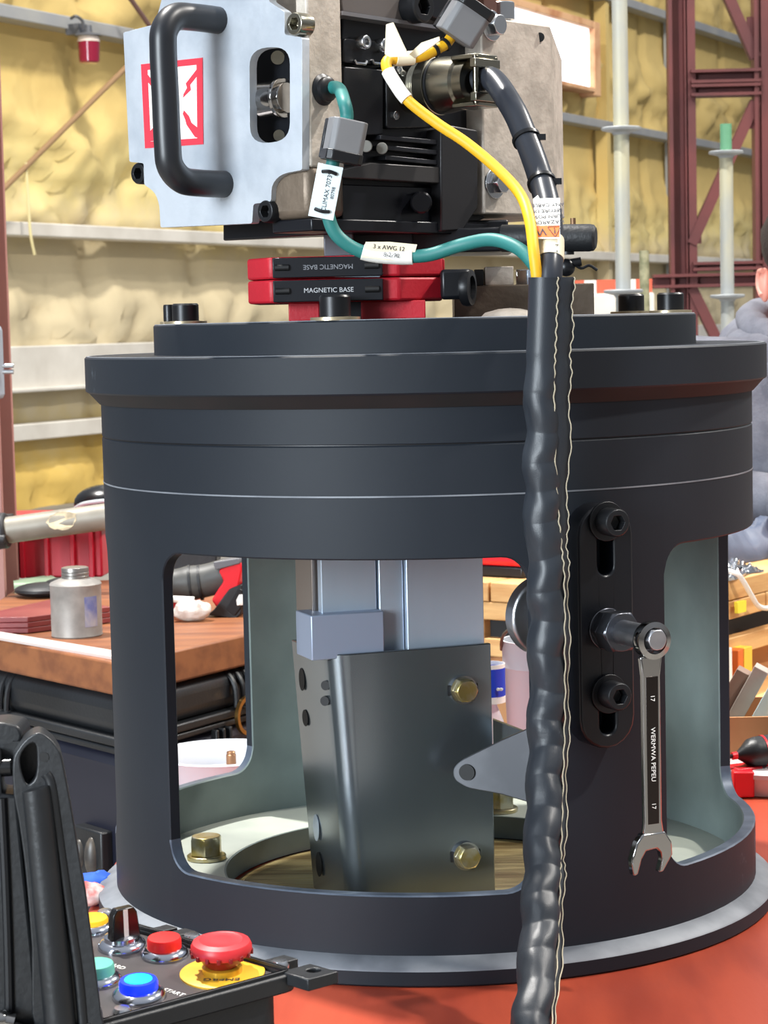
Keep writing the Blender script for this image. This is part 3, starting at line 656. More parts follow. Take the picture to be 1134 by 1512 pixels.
# ------------------------------------------------------------------ cables
ND = -VD
cs = Rp(606, 132, .004)
kc_ = thing('power_cable', at(812, 412, -.35), 'thick black power cable with a round metal connector, curving down into the sleeve', 'cable')
bm = NB(); lathe(bm, [(.0215, 0), (.0215, .012), (.0225, .013)] + [(.0225 + (.0008 if k % 2 else 0), .013+.0012*k) for k in range(8)] + [(.0255, .023), (.0255, .034), (.0235, .035), (.0235, .038), (.0248, .039), (.0248, .044), (.023, .062), (.0205, .064), (.0205, .074), (0, .074)], cs, ND, 48)
cn = obj('connector_shell', bm, nickel, kc_)
bm = NB(); lathe(bm, [(.0236, .0355), (.0252, .0358), (.0252, .0382), (.0236, .0385)], cs, ND, 48, closed=True); obj('seal_ring', bm, blackm, cn)
bm = NB(); fx, fy, _ = frame(ND)
for sgn in (-1, 1):
    box(bm, cs + ND*.074 + fy*(.0205*sgn), (.030, .004, .028), (fx, fy, ND))
    box(bm, cs + ND*.086 + fy*(.0145*sgn), (.034, .008, .007), (fx, fy, ND))
    for s2 in (-1, 1): cyl(bm, cs + ND*.086 + fx*(.013*s2) + fy*(-.021), cs + ND*.086 + fx*(.013*s2) + fy*.021, .0028, seg=12)
obj('cable_clamp', bm, nickel, cn, bevel=.0008)
ce = cs + ND*.076
pth = smooth_path([ce, ce + ND*.018 , at(757, 160, -.225), at(775, 200, -.245), at(792, 245, -.265), at(804, 285, -.29), at(811, 320, -.31), at(813, 365, -.33), at(811, 412, -.345), at(807, 470, -.346)], 8)
bm = NB(); tube(bm, pth, .0105, 20); obj('jacket', bm, cable_k, kc_)
def near(P, px, py):
    T = hit(px, py, P[len(P)//2], V(0, 1, 0)); i = min(range(1, len(P)-1), key=lambda k: ((P[k]-CAM).normalized()-ray(px, py).normalized()).length); return P[i], (P[i+1]-P[i-1]).normalized()
for px, py in ((776, 204), (802, 272)):
    c_, d_ = near(pth, px, py); bm = NB(); lathe(bm, [(.0105, -.0018), (.0122, -.0018), (.0122, .0018), (.0105, .0018)], c_, d_, 24, closed=True); box(bm, c_ + V(.0125, -.004, .001), (.007, .006, .005)); obj('cable_tie', bm, blackm, kc_)
# warning label folded round the cable (printed upside down) and the taped tag under it
def seg_(P, y0, y1, x=812):
    ia = min(range(len(P)), key=lambda k: (P[k]-at(x, y0, P[k].y)).length); ib = min(range(len(P)), key=lambda k: (P[k]-at(x, y1, P[k].y)).length); return P[ia:ib+1]
pd = [a.lerp(b_, t) for a, b_ in zip(pth, pth[1:]) for t in (0, .25, .5, .75)]
bm = NB(); tube(bm, seg_(pd, 355, 383), .0111, 20); obj('clear_tag', bm, cream_lb, kc_)
pa, pb = seg_(pd, 290, 352)[0] + V(0, -.0195, 0), seg_(pd, 290, 352)[-1] + V(0, -.0155, 0)
lu = (pa-pb).normalized(); lx = V(1, 0, 0); lx = (lx - lu*lx.dot(lu)).normalized(); ln_ = lx.cross(lu)
def lw(x, y): return hit(x, y, pa, ln_)
bm = NB(); prism(bm, [lw(787, 294), lw(794, 288), lw(797, 293), lw(827, 292), lw(827, 352), lw(793, 352)], ln_*-.001); wl = obj('warning_label', bm, white_lb, kc_)
bm = NB(); prism(bm, [lw(791, 334), lw(826, 333), lw(826, 350), lw(793, 350)], ln_*.0003); obj('warning_band', bm, orange_lb, wl)
for y, s_, h_ in ((303, 'ANY CABLE', .0050), (311.5, 'BEFORE DI', .0050), (320, 'TURN POW', .0050), (328.5, 'HAZARDO', .0054), (342, '\u26a0W', .0105)):
    text('lettering', s_, lw(809, y), -lx, -lu, h_, ink, wl, lift=.0006)
for y, s_ in ((365, '23'), (374, 'T4')):
    c2 = seg_(pd, y, y+1)[0]; text('lettering', s_, c2 + V(.003, -.0116, 0), (-1, 0, 0), (0, 0, -1), .006, ink, wl, lift=.0003)

def ferrite(par, c, axis, up, L=.034, w=.030, h=.030):
    a = Vector(axis).normalized(); X = Vector(up).cross(a).normalized(); Y = a.cross(X)
    bm = NB(); pl = rpoly([(-w/2, 0), (w/2, 0), (w/2, h*.55), (w*.36, h*.68), (-w*.36, h*.68), (-w/2, h*.55)], .003, 3)
    prism(bm, [c + X*x + Y*y - a*L/2 for x, y in pl], a*L); f = obj('ferrite_core', bm, greyplast, par, bevel=.0012)
    bm = NB(); prism(bm, [c + X*x - Y*y*.6 - a*L*.48 for x, y in pl], a*L*.96); obj('core_half', bm, blackm, f, bevel=.001)
    bm = NB(); prism(bm, [c + X*x*1.05 + Y*(y*1.06-.0006) - a*(L*.5+.001) for x, y in pl], a*L*.26); obj('core_end', bm, blackm, f, bevel=.001)
    bm = NB(); box(bm, c - Y*.004, (w*1.04, .004, L*.5), (X, Y, a)); obj('latch', bm, blackm, f, bevel=.0006)
    return f
gc = thing('ground_cable', at(800, 412, -.35), 'green cable with white tags drooping below the drive unit into the sleeve', 'cable')
g0 = Rp(473, 133, .004); gp = smooth_path([g0, g0 + ND*.02, at(508, 150, -.275), at(512, 175, -.28), at(503, 207, -.285), at(492, 238, -.288), at(485, 282, -.29), at(484, 315, -.29), at(497, 347, -.288), at(530, 370, -.285), at(575, 378, -.285), at(630, 377, -.288), at(680, 362, -.295), at(725, 354, -.31), at(762, 365, -.328), at(785, 386, -.34), at(799, 412, -.346), at(802, 450, -.346)], 8)
bm = NB(); tube(bm, gp, .0056, 16); obj('jacket', bm, green_c, gc)
bm = NB(); lathe(bm, [(.0135, 0), (.0135, .004), (.0105, .006), (.0105, .010), (.0075, .012), (0, .012)], g0, ND, 28); obj('grommet', bm, blackm, gc)
ferrite(gc, at(505, 208, -.289), at(510, 178, -.287)-at(499, 238, -.287), V(.35, -.9, .25))
tc_ = at(481, 283, -.299); tu = (at(488, 246, -.299)-at(474, 319, -.299)).normalized(); tr = V(0, -1, 0).cross(tu)*-1
bm = NB(); prism(bm, [tc_ + tr*x + tu*y for x, y in rpoly([(-.0105, -.022), (.0105, -.022), (.0105, .022), (-.0105, .022)], .004, 4)], (0, .0012, 0)); tgp = obj('name_tag', bm, mat('pale_tag', (214, 226, 228), .4), gc, bevel=.0003)
for s_ in (-1, 1):
    bm = NB(); tube(bm, smooth_path([tc_ + tu*(.0155*s_) + tr*-.006 + V(0, -.0008, 0), tc_ + tu*(.0165*s_) + V(0, -.003, 0), tc_ + tu*(.0155*s_) + tr*.006 + V(0, -.0008, 0)], 5), .0015, 8); obj('tag_tie', bm, blackm, gc)
text('lettering', 'CLIMAX 70739', tc_ + tr*.001 , tu, tr*-1, .0052, ink, tgp, lift=.0003)
text('lettering', '80798', tc_ + tr*.006, tu, tr*-1, .004, ink, tgp, lift=.0003)
i0 = min(range(len(gp)), key=lambda k: (gp[k]-at(533, 372, -.285)).length); i1 = min(range(len(gp)), key=lambda k: (gp[k]-at(606, 378, -.286)).length)
bm = NB(); tube(bm, gp[i0:i1+1], .0068, 18); lb = obj('wrap_label', bm, white_lb, gc)
bm = NB(); prism(bm, trace([(540, 357), (575, 357), (616, 361), (609, 386), (570, 384), (534, 380)], V(0, -.291, 0), V(0, 1, 0)), (0, .0008, 0)); fl_ = obj('flag_label', bm, cream_lb, gc)
text('lettering', '3 x AWG 12', at(574, 366, -.2912), at(600, 369, -.29)-at(560, 365, -.29), (0, 0, 1), .005, ink, fl_, lift=.0003)
text('lettering', '8-2-90', at(578, 377, -.2922), at(600, 369, -.29)-at(560, 365, -.29), (0, 0, 1), .005, ink, fl_, lift=.0015)

yc = thing('signal_cable', at(792, 412, -.35), 'thin yellow cable looping over the metal connector and down into the sleeve', 'cable')
yp = smooth_path([at(705, -20, -.20), at(690, 10, -.205), at(664, 58, -.22), at(648, 71, -.225), at(622, 83, -.232), at(592, 87, -.238), at(574, 88, -.244), at(571, 100, -.25), at(584, 124, -.255), at(604, 150, -.258), at(645, 182, -.262), at(690, 212, -.27), at(735, 250, -.285), at(768, 287, -.305), at(782, 325, -.33), at(788, 370, -.347), at(793, 412, -.350), at(797, 450, -.348)], 8)
bm = NB(); tube(bm, yp, .0046, 14); obj('jacket', bm, yellow_c, yc)
ferrite(yc, at(682, 30, -.225), at(664, 58, -.22)-at(700, 0, -.22), V(.6, -.7, .5), .034, .034, .032)
def sub_(P, a, b_): 
    ia = min(range(len(P)), key=lambda k: (P[k]-at(*a, P[k].y)).length); ib = min(range(len(P)), key=lambda k: (P[k]-at(*b_, P[k].y)).length); return P[min(ia, ib):max(ia, ib)+1]
bm = NB(); tube(bm, sub_(yp, (575, 104), (601, 147)), .0058, 14); obj('wrap_label', bm, white_lb, yc)
bm = NB(); tube(bm, sub_(yp, (583, 87), (612, 84)), .006, 14); obj('wrap_label', bm, cream_lb, yc)
for fl, yy in (([(570, 36), (580, 33), (600, 76), (604, 84), (575, 84), (568, 80)], -.25), ([(604, 80), (622, 63), (648, 54), (649, 60), (630, 74), (612, 86)], -.238)):
    bm = NB(); prism(bm, trace(fl, V(0, yy, 0), V(.3, 1, .2)), V(.0005, .001, 0)); obj('flag_label', bm, cream_lb, yc)
for px, py in ((642, 72), (655, 63)):
    c_, d_ = near(yp, px, py); bm = NB(); lathe(bm, [(.0046, -.0014), (.006, -.0014), (.006, .0014), (.0046, .0014)], c_, d_, 16, closed=True); obj('cable_tie', bm, blackm, yc)

# woven sleeve
sv = thing('cable_sleeve', at(786, 1512, -.36), 'black woven cable sleeve hanging down the front of the drum, with a pale frayed seam', 'cable sleeve')
cl = [(410, 805), (455, 804), (510, 802), (560, 800), (640, 800), (740, 801), (800, 804), (850, 807), (940, 808), (1050, 808), (1150, 805), (1250, 802), (1300, 800), (1400, 796), (1512, 786), (1580, 781)]
def sy(y): t = min(1, max(0, (y-980)/532)); return -.346 - .166*t*t*(1.6-.6*t)
e_ = at(785, 1512, -.512)
sp = smooth_path([at(x, y, sy(y)) for y, x in cl[:-1]] + [V(e_.x-.002, -.526, .945), V(e_.x-.003, -.536, .88), V(e_.x, -.54, .6), V(e_.x+.02, -.54, .3)], 14)
def tri(x): x = x % 1; return 1-abs(2*x-1)
def crinkle(a, s):
    k = min(1, max(0, (s-.06)/.03)); g_ = .0018*min(1, max(0, (s-.10)/.08))
    w_ = .25*noise.noise(V(1.7, a*.4, s*13)); n_ = .8+.5*noise.noise(V(math.cos(a)*.8, math.sin(a)*.8, s*16+4))
    sm = lambda t: t*t*(3-2*t); t1 = sm(tri(s/.052 + a/(2*PI) + w_)); t2 = sm(tri(s/.052 - a/(2*PI) + .35 + w_*.6))
    return g_ + k*n_*.0046*(.8*max(t1, t2) + .1*(t1+t2) - .6) + k*.0008*noise.noise(V(math.cos(a)*2.2, math.sin(a)*2.2, s*70))
rad = []
sp2 = []
for a, b_ in zip(sp, sp[1:]): sp2 += [a, a.lerp(b_, .25), a.lerp(b_, .5), a.lerp(b_, .75)]
sp2.append(sp[-1])
bm = NB(); tube(bm, sp2, .0134, 40, cap=False, wob=crinkle); tube(bm, sp2, .0112, 24, cap=False); obj('sleeve', bm, sleeve_m, sv, angle=80)
bm = NB(); nw = [min(1, max(0, (sp[i].z-1.30)/.11)) for i in range(len(sp))]
L = [p + V(.0095 + .0042*(1-w_), -.0088, 0) for p, w_ in zip(sp, nw)]; R_ = [p + V(.0172 + .0053*w_ + .0010*math.sin(i*.35), -.0055 + .0015*w_, 0) for i, (p, w_) in enumerate(zip(sp, nw))]
va = [(bm.verts.new(a), bm.verts.new(b_), bm.verts.new(b_ + V(.0002, .0016, 0)), bm.verts.new(a + V(0, .003, 0))) for a, b_ in zip(L, R_)]
for A, B in zip(va, va[1:]):
    for k in range(4): bm.faces.new((A[k], A[(k+1) % 4], B[(k+1) % 4], B[k]))
bm.faces.new(va[0]); bm.faces.new(va[-1]); obj('seam_flap', bm, sleeve_m, sv, angle=70)
for Q, r_ in ((L, .0006), (R_, .0005)):
    bm = NB(); tube(bm, [p + V(.0006*math.sin(i*1.3), -.0012, 0) for i, p in enumerate(Q)], r_, 6); obj('frayed_edge', bm, thread, sv)

# ------------------------------------------------------------------ control box, lower left
cb = thing('control_box', (-.22, -.72, .949), 'black control box with open lid, push buttons and a red mushroom emergency stop', 'control box')
BN = V(0, -math.sin(math.radians(5)), math.cos(math.radians(5))); B0 = at(475, 1414, -.76)
def bp(x, y, up=0.): return hit(x, y, B0, BN) + BN*up
A_, B_, C_ = bp(460, 1434), bp(150, 1345), bp(70, 1540); D_ = B_ + C_ - A_
e1 = (B_-A_).normalized(); e2 = (C_-A_).normalized(); l1, l2 = (B_-A_).length, (C_-A_).length
def bq(u_, v_, up=0.): return A_ + e1*u_ + e2*v_ + BN*up
def rq(m_, r, up):
    """rounded rectangle inset by m_ from the rim"""
    return [bq(x, y, up) for x, y in rpoly([(m_, m_), (l1-m_, m_), (l1-m_, l2-m_), (m_, l2-m_)], r, 4)]
bm = NB(); prism(bm, rq(.012, .012, -.008), V(0, 0, -.135)); obj('body', bm, plastic, cb, bevel=.002)
bm = NB(); prism(bm, rq(.004, .012, .0), BN*-.012, [rq(.0095, .008, .0)]); obj('rim', bm, plastic, cb, bevel=.0015)
bm = NB(); prism(bm, rq(.010, .008, -.003), BN*-.004); pn = obj('panel', bm, mat('anthracite_panel', (60, 55, 56), .45, 0, (70, 64, 62), 9), cb, bevel=.0008)
bm = NB(); prism(bm, rq(.0065, .010, -.0002), BN*.0022, [rq(.0092, .008, -.0002)]); obj('gasket', bm, rubber, cb, bevel=.0008)
def lug(u0, u1, v0, v1, hole=True):
    bm = NB(); pl = rpoly([(u0, v0), (u1, v0), (u1, v1), (u0, v1)], .004, 3); c_ = ((u0+u1)/2, (v0*.65+v1*.35))
    prism(bm, [bq(x, y, .001) for x, y in pl], BN*-.008, [[bq(c_[0]+.0042*math.cos(a), c_[1]+.0042*math.sin(a), .001) for a in [2*PI*k/14 for k in range(14)]]] if hole else ()); obj('hinge_lug', bm, plastic, cb, bevel=.0008)
lug(-.013, .010, -.008, .014); lug(.062, .085, -.0065, .008); lug(.108, .118, -.008, .006, False); lug(.122, .132, -.006, .006, False); lug(.30, .33, -.0065, .006); lug(.022, .034, -.010, .004, False)
for px, py in ((155, 1347), (283, 1382), (413, 1421), (180, 1491)):
    bm = NB(); lathe(bm, [(.0062, 0), (.0062, .002), (.0045, .0045), (0, .005)], bp(px, py, -.003), BN, 20); obj('panel_screw', bm, zincs, pn)
bez = mat('chrome_bezel', (190, 194, 204), .15, 1)
def bezel(px, py, r, par=None):
    c_ = bp(px, py, -.003); bm = NB(); lathe(bm, [(r*.62, .0), (r, 0), (r, .0015), (r*.96, .003), (r*.84, .0048), (r*.7, .0055), (r*.62, .0055)], c_, BN, 40, closed=True); return c_, bm
def button(name, px, py, r, m, hh, dome=.3):
    c_, bm = bezel(px, py, r); lathe(bm, [(r*.63, 0), (r*.63, .004), (0, .004)], c_, BN, 32); o = obj(name, bm, bez, cb)
    bm = NB(); R_ = r*.72; lathe(bm, [(R_, .004), (R_, .004+hh), (R_*.93, .004+hh*1.12+.001), (0, .004+hh*1.12+.001+R_*.08)], c_, BN, 36); obj('button_cap', bm, m, o); return c_, o
button('red_button', 243, 1404, .0152, mat('red_button_cap', (224, 36, 34), .4, emit=.25), .0065)
button('amber_lamp', 136, 1366, .0150, mat('amber_cap', (232, 170, 30), .35, emit=.3), .003)
button('teal_button', 143, 1442, .0155, mat('teal_cap', (96, 178, 158), .35), .006)
c_, o = button('blue_button', 205, 1465, .0165, mat('blue_glow_rim', (20, 50, 235), .3, emit=1.3), .0055)
bm = NB(); lathe(bm, [(.0090, .0108), (.0083, .0118), (0, .0126)], c_, BN, 32); obj('lit_centre', bm, mat('blue_glow', (20, 175, 255), .3, emit=1.3), o)
c_, bm = bezel(180, 1392, .0158); lathe(bm, [(.0118, .004), (.0112, .008), (.0085, .0095), (0, .0096)], c_, BN, 36); so = obj('selector_switch', bm, bez, cb)
bm = NB(); kx = V(.55, -.83, 0).normalized(); ky = BN.cross(kx)
prism(bm, [c_ + ky*y + BN*z for y, z in rpoly([(-.0105, .007), (.0105, .007), (.0085, .024), (.006, .028), (-.006, .028), (-.0085, .024)], .002, 2)], kx*.0075); kn = obj('selector_knob', bm, mat('gloss_black', (16, 16, 18), .25), so, bevel=.001)
bm = NB(); prism(bm, [c_ + kx*.0077 + ky*y + BN*z for y, z in ((-.0016, .009), (.0016, .009), (.0016, .027), (-.0016, .027))], kx*-.0006); obj('pointer_stripe', bm, white_lb, kn)
# emergency stop
ec = bp(328, 1431, -.003); bm = NB(); lathe(bm, [(.0265, 0), (.0265, .0012), (.026, .0015), (0, .0015)], ec, BN, 48); es = obj('emergency_stop', bm, mat('yellow_disc', (236, 182, 52), .45), cb)
bm = NB(); lathe(bm, [(.0125, .0015), (.0125, .005), (.0115, .0055), (0, .0055)], ec, BN, 32); obj('yellow_collar', bm, mat('gold_collar', (214, 170, 50), .3, .4), es)
bm = NB(); lathe(bm, [(.0095, .0055), (.0118, .0075), (.0145, .0125), (0, .0125)], ec, BN, 32); obj('stem', bm, mat('deep_red_stem', (130, 16, 20), .35), es)
bm = NB(); rows = [(.0150, .0125), (.0182, .0140), (.0192, .0165), (.0190, .0190), (.0178, .0212), (.0135, .0226), (.0125, .0222), (.006, .0226), (0, .0228)]
lathe(bm, rows, ec, BN, 48); obj('mushroom_head', bm, mat('stop_red', (206, 44, 50), .42), es)
fxx = V(-1, 0, 0)
for k in range(16):
    a = 2*PI*k/16; X, Y, _ = frame(BN); d = X*math.cos(a) + Y*math.sin(a)
    bm = NB(); box(bm, ec + d*.0183 + BN*.0147, (.003, .0024, .0034), (d, BN.cross(d), BN)); obj('grip_notch', bm, mat('deep_red_stem', (130, 16, 20), .35), es, bevel=.0004)
text('lettering', 'EMERG', ec - e2*-.0, (-1, 0, 0), (0, -1, 0), .0075, ink, es, lift=.0017).location += (bp(327, 1443)-bp(328, 1431))
for s_, px, py in (('DIRECTION', 222, 1368), ('ON', 226, 1385), ('FORWARD', 160, 1417), ('STOP', 368, 1412), ('START', 256, 1459), ('RUN', 168, 1437)):
    text('lettering', s_, bp(px, py, -.003), e1*-1, e2*-1, .0058, white_lb, pn, lift=.0003)
# open lid standing at the left end
yl = hit(150, 1503, B0, BN).y - .012
lidp = [(20, 1171), (19, 1125), (26, 1107), (40, 1090), (58, 1082), (74, 1091), (86, 1106), (92, 1122), (103, 1179), (111, 1225), (121, 1288), (128, 1325), (140, 1420), (150, 1500), (146, 1516), (56, 1530), (47, 1400), (38, 1290), (28, 1215)]
def ly(P, Y): return trace(P, V(0, Y, 0), V(0, 1, 0))
bm = NB(); prism(bm, ly(closed_smooth(lidp, 3), yl), (-.004, .022, 0), [ly(closed_smooth([(32, 1140), (30, 1118), (40, 1102), (52, 1098), (55, 1118), (54, 1140), (50, 1152), (40, 1158)], 3), yl)]); lid = obj('lid', bm, plastic, cb, bevel=.0025, segs=3)
bm = NB(); prism(bm, ly([(18, 1095), (62, 1095), (70, 1160), (24, 1165)], yl+.014), (0, .004, 0)); obj('lug_recess', bm, plastic, lid)
bm = NB(); tube(bm, smooth_path(ly([(52, 1163), (55, 1178), (62, 1240), (71, 1330), (80, 1420), (90, 1530)], yl-.001), 6), [.0035] + [.0082 + .00004*k for k in range(30)], 18); obj('lid_rib', bm, plastic, lid)
bm = NB(); p = ly([(65, 1118)], yl-.0004)[0]; cyl(bm, p, p + V(0, .001, 0), .0028, seg=18); obj('pin_hole', bm, socket, lid)
bm = NB(); tube(bm, smooth_path(ly([(68, 1142), (76, 1160), (86, 1230), (100, 1330), (116, 1440), (124, 1530)], yl+.001), 6), .0032, 12); obj('lid_edge_bead', bm, plastic, lid)
bm = NB(); prism(bm, ly([(-70, 1108), (0, 1108), (3, 1173), (25, 1174), (36, 1285), (48, 1400), (58, 1535), (-70, 1535)], yl+.006), (-.004, .03, 0)); obj('lid_panel', bm, plastic, lid, bevel=.002)
bm = NB(); tube(bm, smooth_path(ly([(3, 1178), (9, 1300), (13, 1420), (15, 1530)], yl+.006), 6), .003, 10); obj('panel_groove', bm, blackm, lid)
bm = NB(); prism(bm, ly(rpoly([(-70, 1073), (2, 1067), (27, 1072), (33, 1086), (24, 1112), (16, 1140), (-70, 1150)], 6, 3), yl+.016), (0, .03, 0)); obj('carry_handle', bm, plastic, lid, bevel=.003)
a, b_ = ly([(-12, 1134), (20, 1132)], yl+.012); bm = NB(); cyl(bm, a, b_, .0055, seg=20, bev=.001); obj('handle_pin', bm, mat('gloss_black', (16, 16, 18), .25), lid)
a, b_ = ly([(2, 1506), (22, 1510)], yl-.004); bm = NB(); cyl(bm, a, b_, .005, seg=16); sphere(bm, a, .006, seg=14); obj('latch_pin', bm, chrome, lid)
# low stand that carries the box, out of frame
st = thing('equipment_stand', (-.24, -.82, 0), 'dark steel stand below the control box', 'stand')
zb3 = min(v.z for v in (A_, B_, C_, D_)) - .143
bm = NB(); box(bm, (-.24, -.80, zb3-.02), (.44, .40, .03)); obj('stand_top', bm, blackm, st, bevel=.003)
for sx_ in (-1, 1):
    for sy_ in (-1, 1): bm = NB(); box(bm, (-.24+.2*sx_, -.80+.18*sy_, (zb3-.03)/2), (.03, .03, zb3-.03)); obj('leg', bm, blackm, st)

# ------------------------------------------------------------------ left: work table, case and what lies on them
TZ = 1.04
def tz(x, y, z=TZ): return atz(x, y, z)
tabp = [tz(-70, 931), tz(176, 979), tz(440, 919), tz(400, 845), tz(34, 862)]
bm = NB(); prism(bm, tabp, (0, 0, -.048)); tag(obj('work_board', bm, wood_t, bevel=.004), 'thick stained wooden board used as a bench top on the black transport case', 'table top')
cs_ = thing('transport_case', (-.62, 1.75, 0), 'big black ribbed transport case under the wooden board', 'case')
cen = sum(tabp, V(0, 0, 0))/5
def inset(k, z): return [V(cen.x + (p.x-cen.x)*k, cen.y + (p.y-cen.y)*k, z) for p in tabp]
bm = NB(); prism(bm, inset(.985, TZ-.049), (0, 0, -.062)); obj('case_lid', bm, plastic, cs_, bevel=.022, segs=4)
bm = NB(); prism(bm, inset(1.005, TZ-.108), (0, 0, -.013)); prism(bm, inset(.998, TZ-.1225), (0, 0, -.010)); obj('case_rim', bm, plastic, cs_, bevel=.003)
bm = NB(); prism(bm, inset(.985, TZ-.13), (0, 0, -.91)); obj('case_body', bm, mat('navy_black_plastic', (18, 20, 34), .42, 0, (24, 26, 40), 6), cs_, bevel=.02)
r0, r1 = tabp[1], tabp[2]; rd = (r1-r0).normalized(); rn = V(rd.y, -rd.x, 0)
for px in (345, 356, 367, 378):
    p = hit(px, 1000, r0, rn); p.z = 0; L = [p + rn*o + UP*z for o, z in ((-.035, TZ-.050), (-.012, TZ-.056), (.002, TZ-.075), (.004, TZ-.105))]
    bm = NB(); tube(bm, smooth_path(L, 5), .0045, 8); obj('case_rib', bm, plastic, cs_)
p = hit(366, 1056, r0 + rn*.012, rn); bm = NB(); lathe(bm, [(.024, -.003), (.030, -.003), (.030, .003), (.024, .003)], p, rn, 28, closed=True); obj('lift_ring', bm, mat('brass_ring', (190, 150, 90), .3, 1), cs_)
for px in (315, 325, 335):
    p = hit(px, 1110, r0, rn); bm = NB(); box(bm, V(p.x, p.y, .84) + rn*.004, (.006, .012, .14), (rd, rn, UP)); obj('case_rib', bm, plastic, cs_, bevel=.002)
f0, f1 = tabp[0], tabp[1]; fd = (f1-f0).normalized(); fn = V(fd.y, -fd.x, 0)
p = hit(142, 1262, f0, fn); 
for k, dx in enumerate((-.022, .012)):
    bm = NB(); c_ = p + fd*dx + fn*.012; sphere(bm, c_, .018, (.75, .6, 1.7 if k else 1.2), 16); obj('case_latch', bm, mat('worn_black_latch', (46, 44, 44), .4, 0, (84, 76, 66), 30), cs_)
bm = NB(); box(bm, p + fn*.004, (.075, .02, .08), (fd, fn, UP)); obj('latch_plate', bm, plastic, cs_, bevel=.003)
p = hit(30, 1015, f0, fn) ; 
for dx in (0, .02):
    L = [V(p.x, p.y, 0) + fd*(dx-.06) + fn*o + UP*z for o, z in ((-.04, TZ-.050), (-.015, TZ-.056), (-.002, TZ-.075), (.002, TZ-.106))]
    bm = NB(); tube(bm, smooth_path(L, 5), .0045, 8); obj('case_rib', bm, plastic, cs_)

bm = NB(); prism(bm, [tz(-20, 933), tz(166, 964), tz(172, 975), tz(-20, 942)], (0, 0, .004)); tag(obj('flat_bar', bm, mat('pale_bar', (214, 198, 192), .4, .2)), 'pale metal flat bar lying along the front edge of the wooden board', 'bar')
cp_ = tz(114, 938.5); can = thing('solvent_can', cp_, 'small scuffed grey screw-top can standing on the wooden board', 'can')
k_ = (cp_-CAM).length/FPX; 
bm = NB(); lathe(bm, [(36*k_, 0), (37.5*k_, 2*k_), (37*k_, 4*k_), (37*k_, 74*k_), (38*k_, 76*k_), (36*k_, 79*k_), (24*k_, 84*k_), (20*k_, 85*k_), (0, 85*k_)], cp_, seg=48); obj('can_body', bm, mat('scuffed_tin', (150, 146, 140), .5, .2, (120, 116, 112), 30, lo=.35, hi=.7), can)
bm = NB(); lathe(bm, [(19*k_, 84*k_), (20*k_, 85*k_), (20*k_, 88*k_), (19*k_, 89*k_), (20*k_, 90*k_), (20*k_, 93*k_), (19*k_, 94*k_), (20*k_, 95*k_), (19.6*k_, 100*k_), (17*k_, 101*k_), (0, 100*k_)], cp_, seg=40); obj('screw_cap', bm, mat('dull_zinc_cap', (150, 146, 142), .35, .8), can)
bm = NB(); R_ = 37.4*k_; a0, a1 = math.radians(-62), math.radians(-28); ar = [a0+(a1-a0)*i/8 for i in range(9)]
prism(bm, [cp_ + V(R_*math.cos(a), R_*math.sin(a), 16*k_) for a in ar] + [cp_ + V((R_-.001)*math.cos(a), (R_-.001)*math.sin(a), 16*k_) for a in reversed(ar)], (0, 0, 44*k_)); obj('blue_print', bm, mat('faded_blue_print', (92, 98, 142), .5, 0, (150, 146, 150), 30), can)
for k, nm in enumerate(('bottom', 'middle', 'top')):
    z = TZ+.001+.0085*k; o_ = .003*k
    P = [tz(-50+o_*100, 911+26), tz(42, 936), tz(164, 920), tz(90, 905)]
    bm = NB(); prism(bm, [V(p.x, p.y, z) for p in P], (0, 0, .008)); tag(obj('maroon_plate', bm, maroon, bevel=.001), '%s one of the three stacked maroon slabs beside the grey can' % nm, 'slab', 'stacked maroon slabs')
bm = NB(); prism(bm, [tz(22, 876), tz(20, 862), tz(74, 853), tz(84, 858), tz(82, 872)], (0, 0, .006)); tag(obj('cutting_mat', bm, mat('pale_green_sheet', (176, 204, 172), .6)), 'pale green sheet lying under the front of the red crate', 'sheet')
p = tz(58, 886); bm = NB(); sphere(bm, p + V(0, .05, .012), .05, (1.05, .9, .26), 18); sphere(bm, p + V(.03, .06, .014), .03, (1.2, 1, .6), 16); tag(obj('tool_pouch', bm, rubber), 'flat black pouch lying on the board between the slabs and the green sheet', 'pouch')
# red crate
q0_, q1_ = tz(-60, 856), tz(152, 853); wv = (q1_-q0_); wv.z = 0; wl_ = wv.length; wx = wv.normalized(); wy = V(-wx.y, wx.x, 0)
cr = thing('red_crate', (q0_+q1_)/2 + wy*.12, 'red plastic storage crate behind the scaffold tube', 'crate')
bm = NB(); H_ = .108; lo_ = [q0_, q1_, q1_ + wy*.24, q0_ + wy*.24]; 
prism(bm, [p + V(0, 0, .001) for p in lo_], (0, 0, H_)); obj('crate_body', bm, mat('deep_red_plastic', (176, 16, 40), .4), cr, bevel=.004)
bm = NB(); prism(bm, [p + V(0, 0, H_-.018) for p in (q0_ - wy*.01 - wx*.01, q1_ - wy*.01 + wx*.012, q1_ + wy*.25 + wx*.012, q0_ + wy*.25 - wx*.01)], (0, 0, .018)); obj('crate_rim', bm, red_pl, cr, bevel=.003)
for f_ in (.45, .62, .80, .93): bm = NB(); box(bm, q0_.lerp(q1_, f_) - wy*.004 + V(0, 0, H_*.42), (.008, .012, H_*.8), (wx, wy, UP)); obj('crate_rib', bm, mat('deep_red_plastic', (176, 16, 40), .4), cr, bevel=.001)
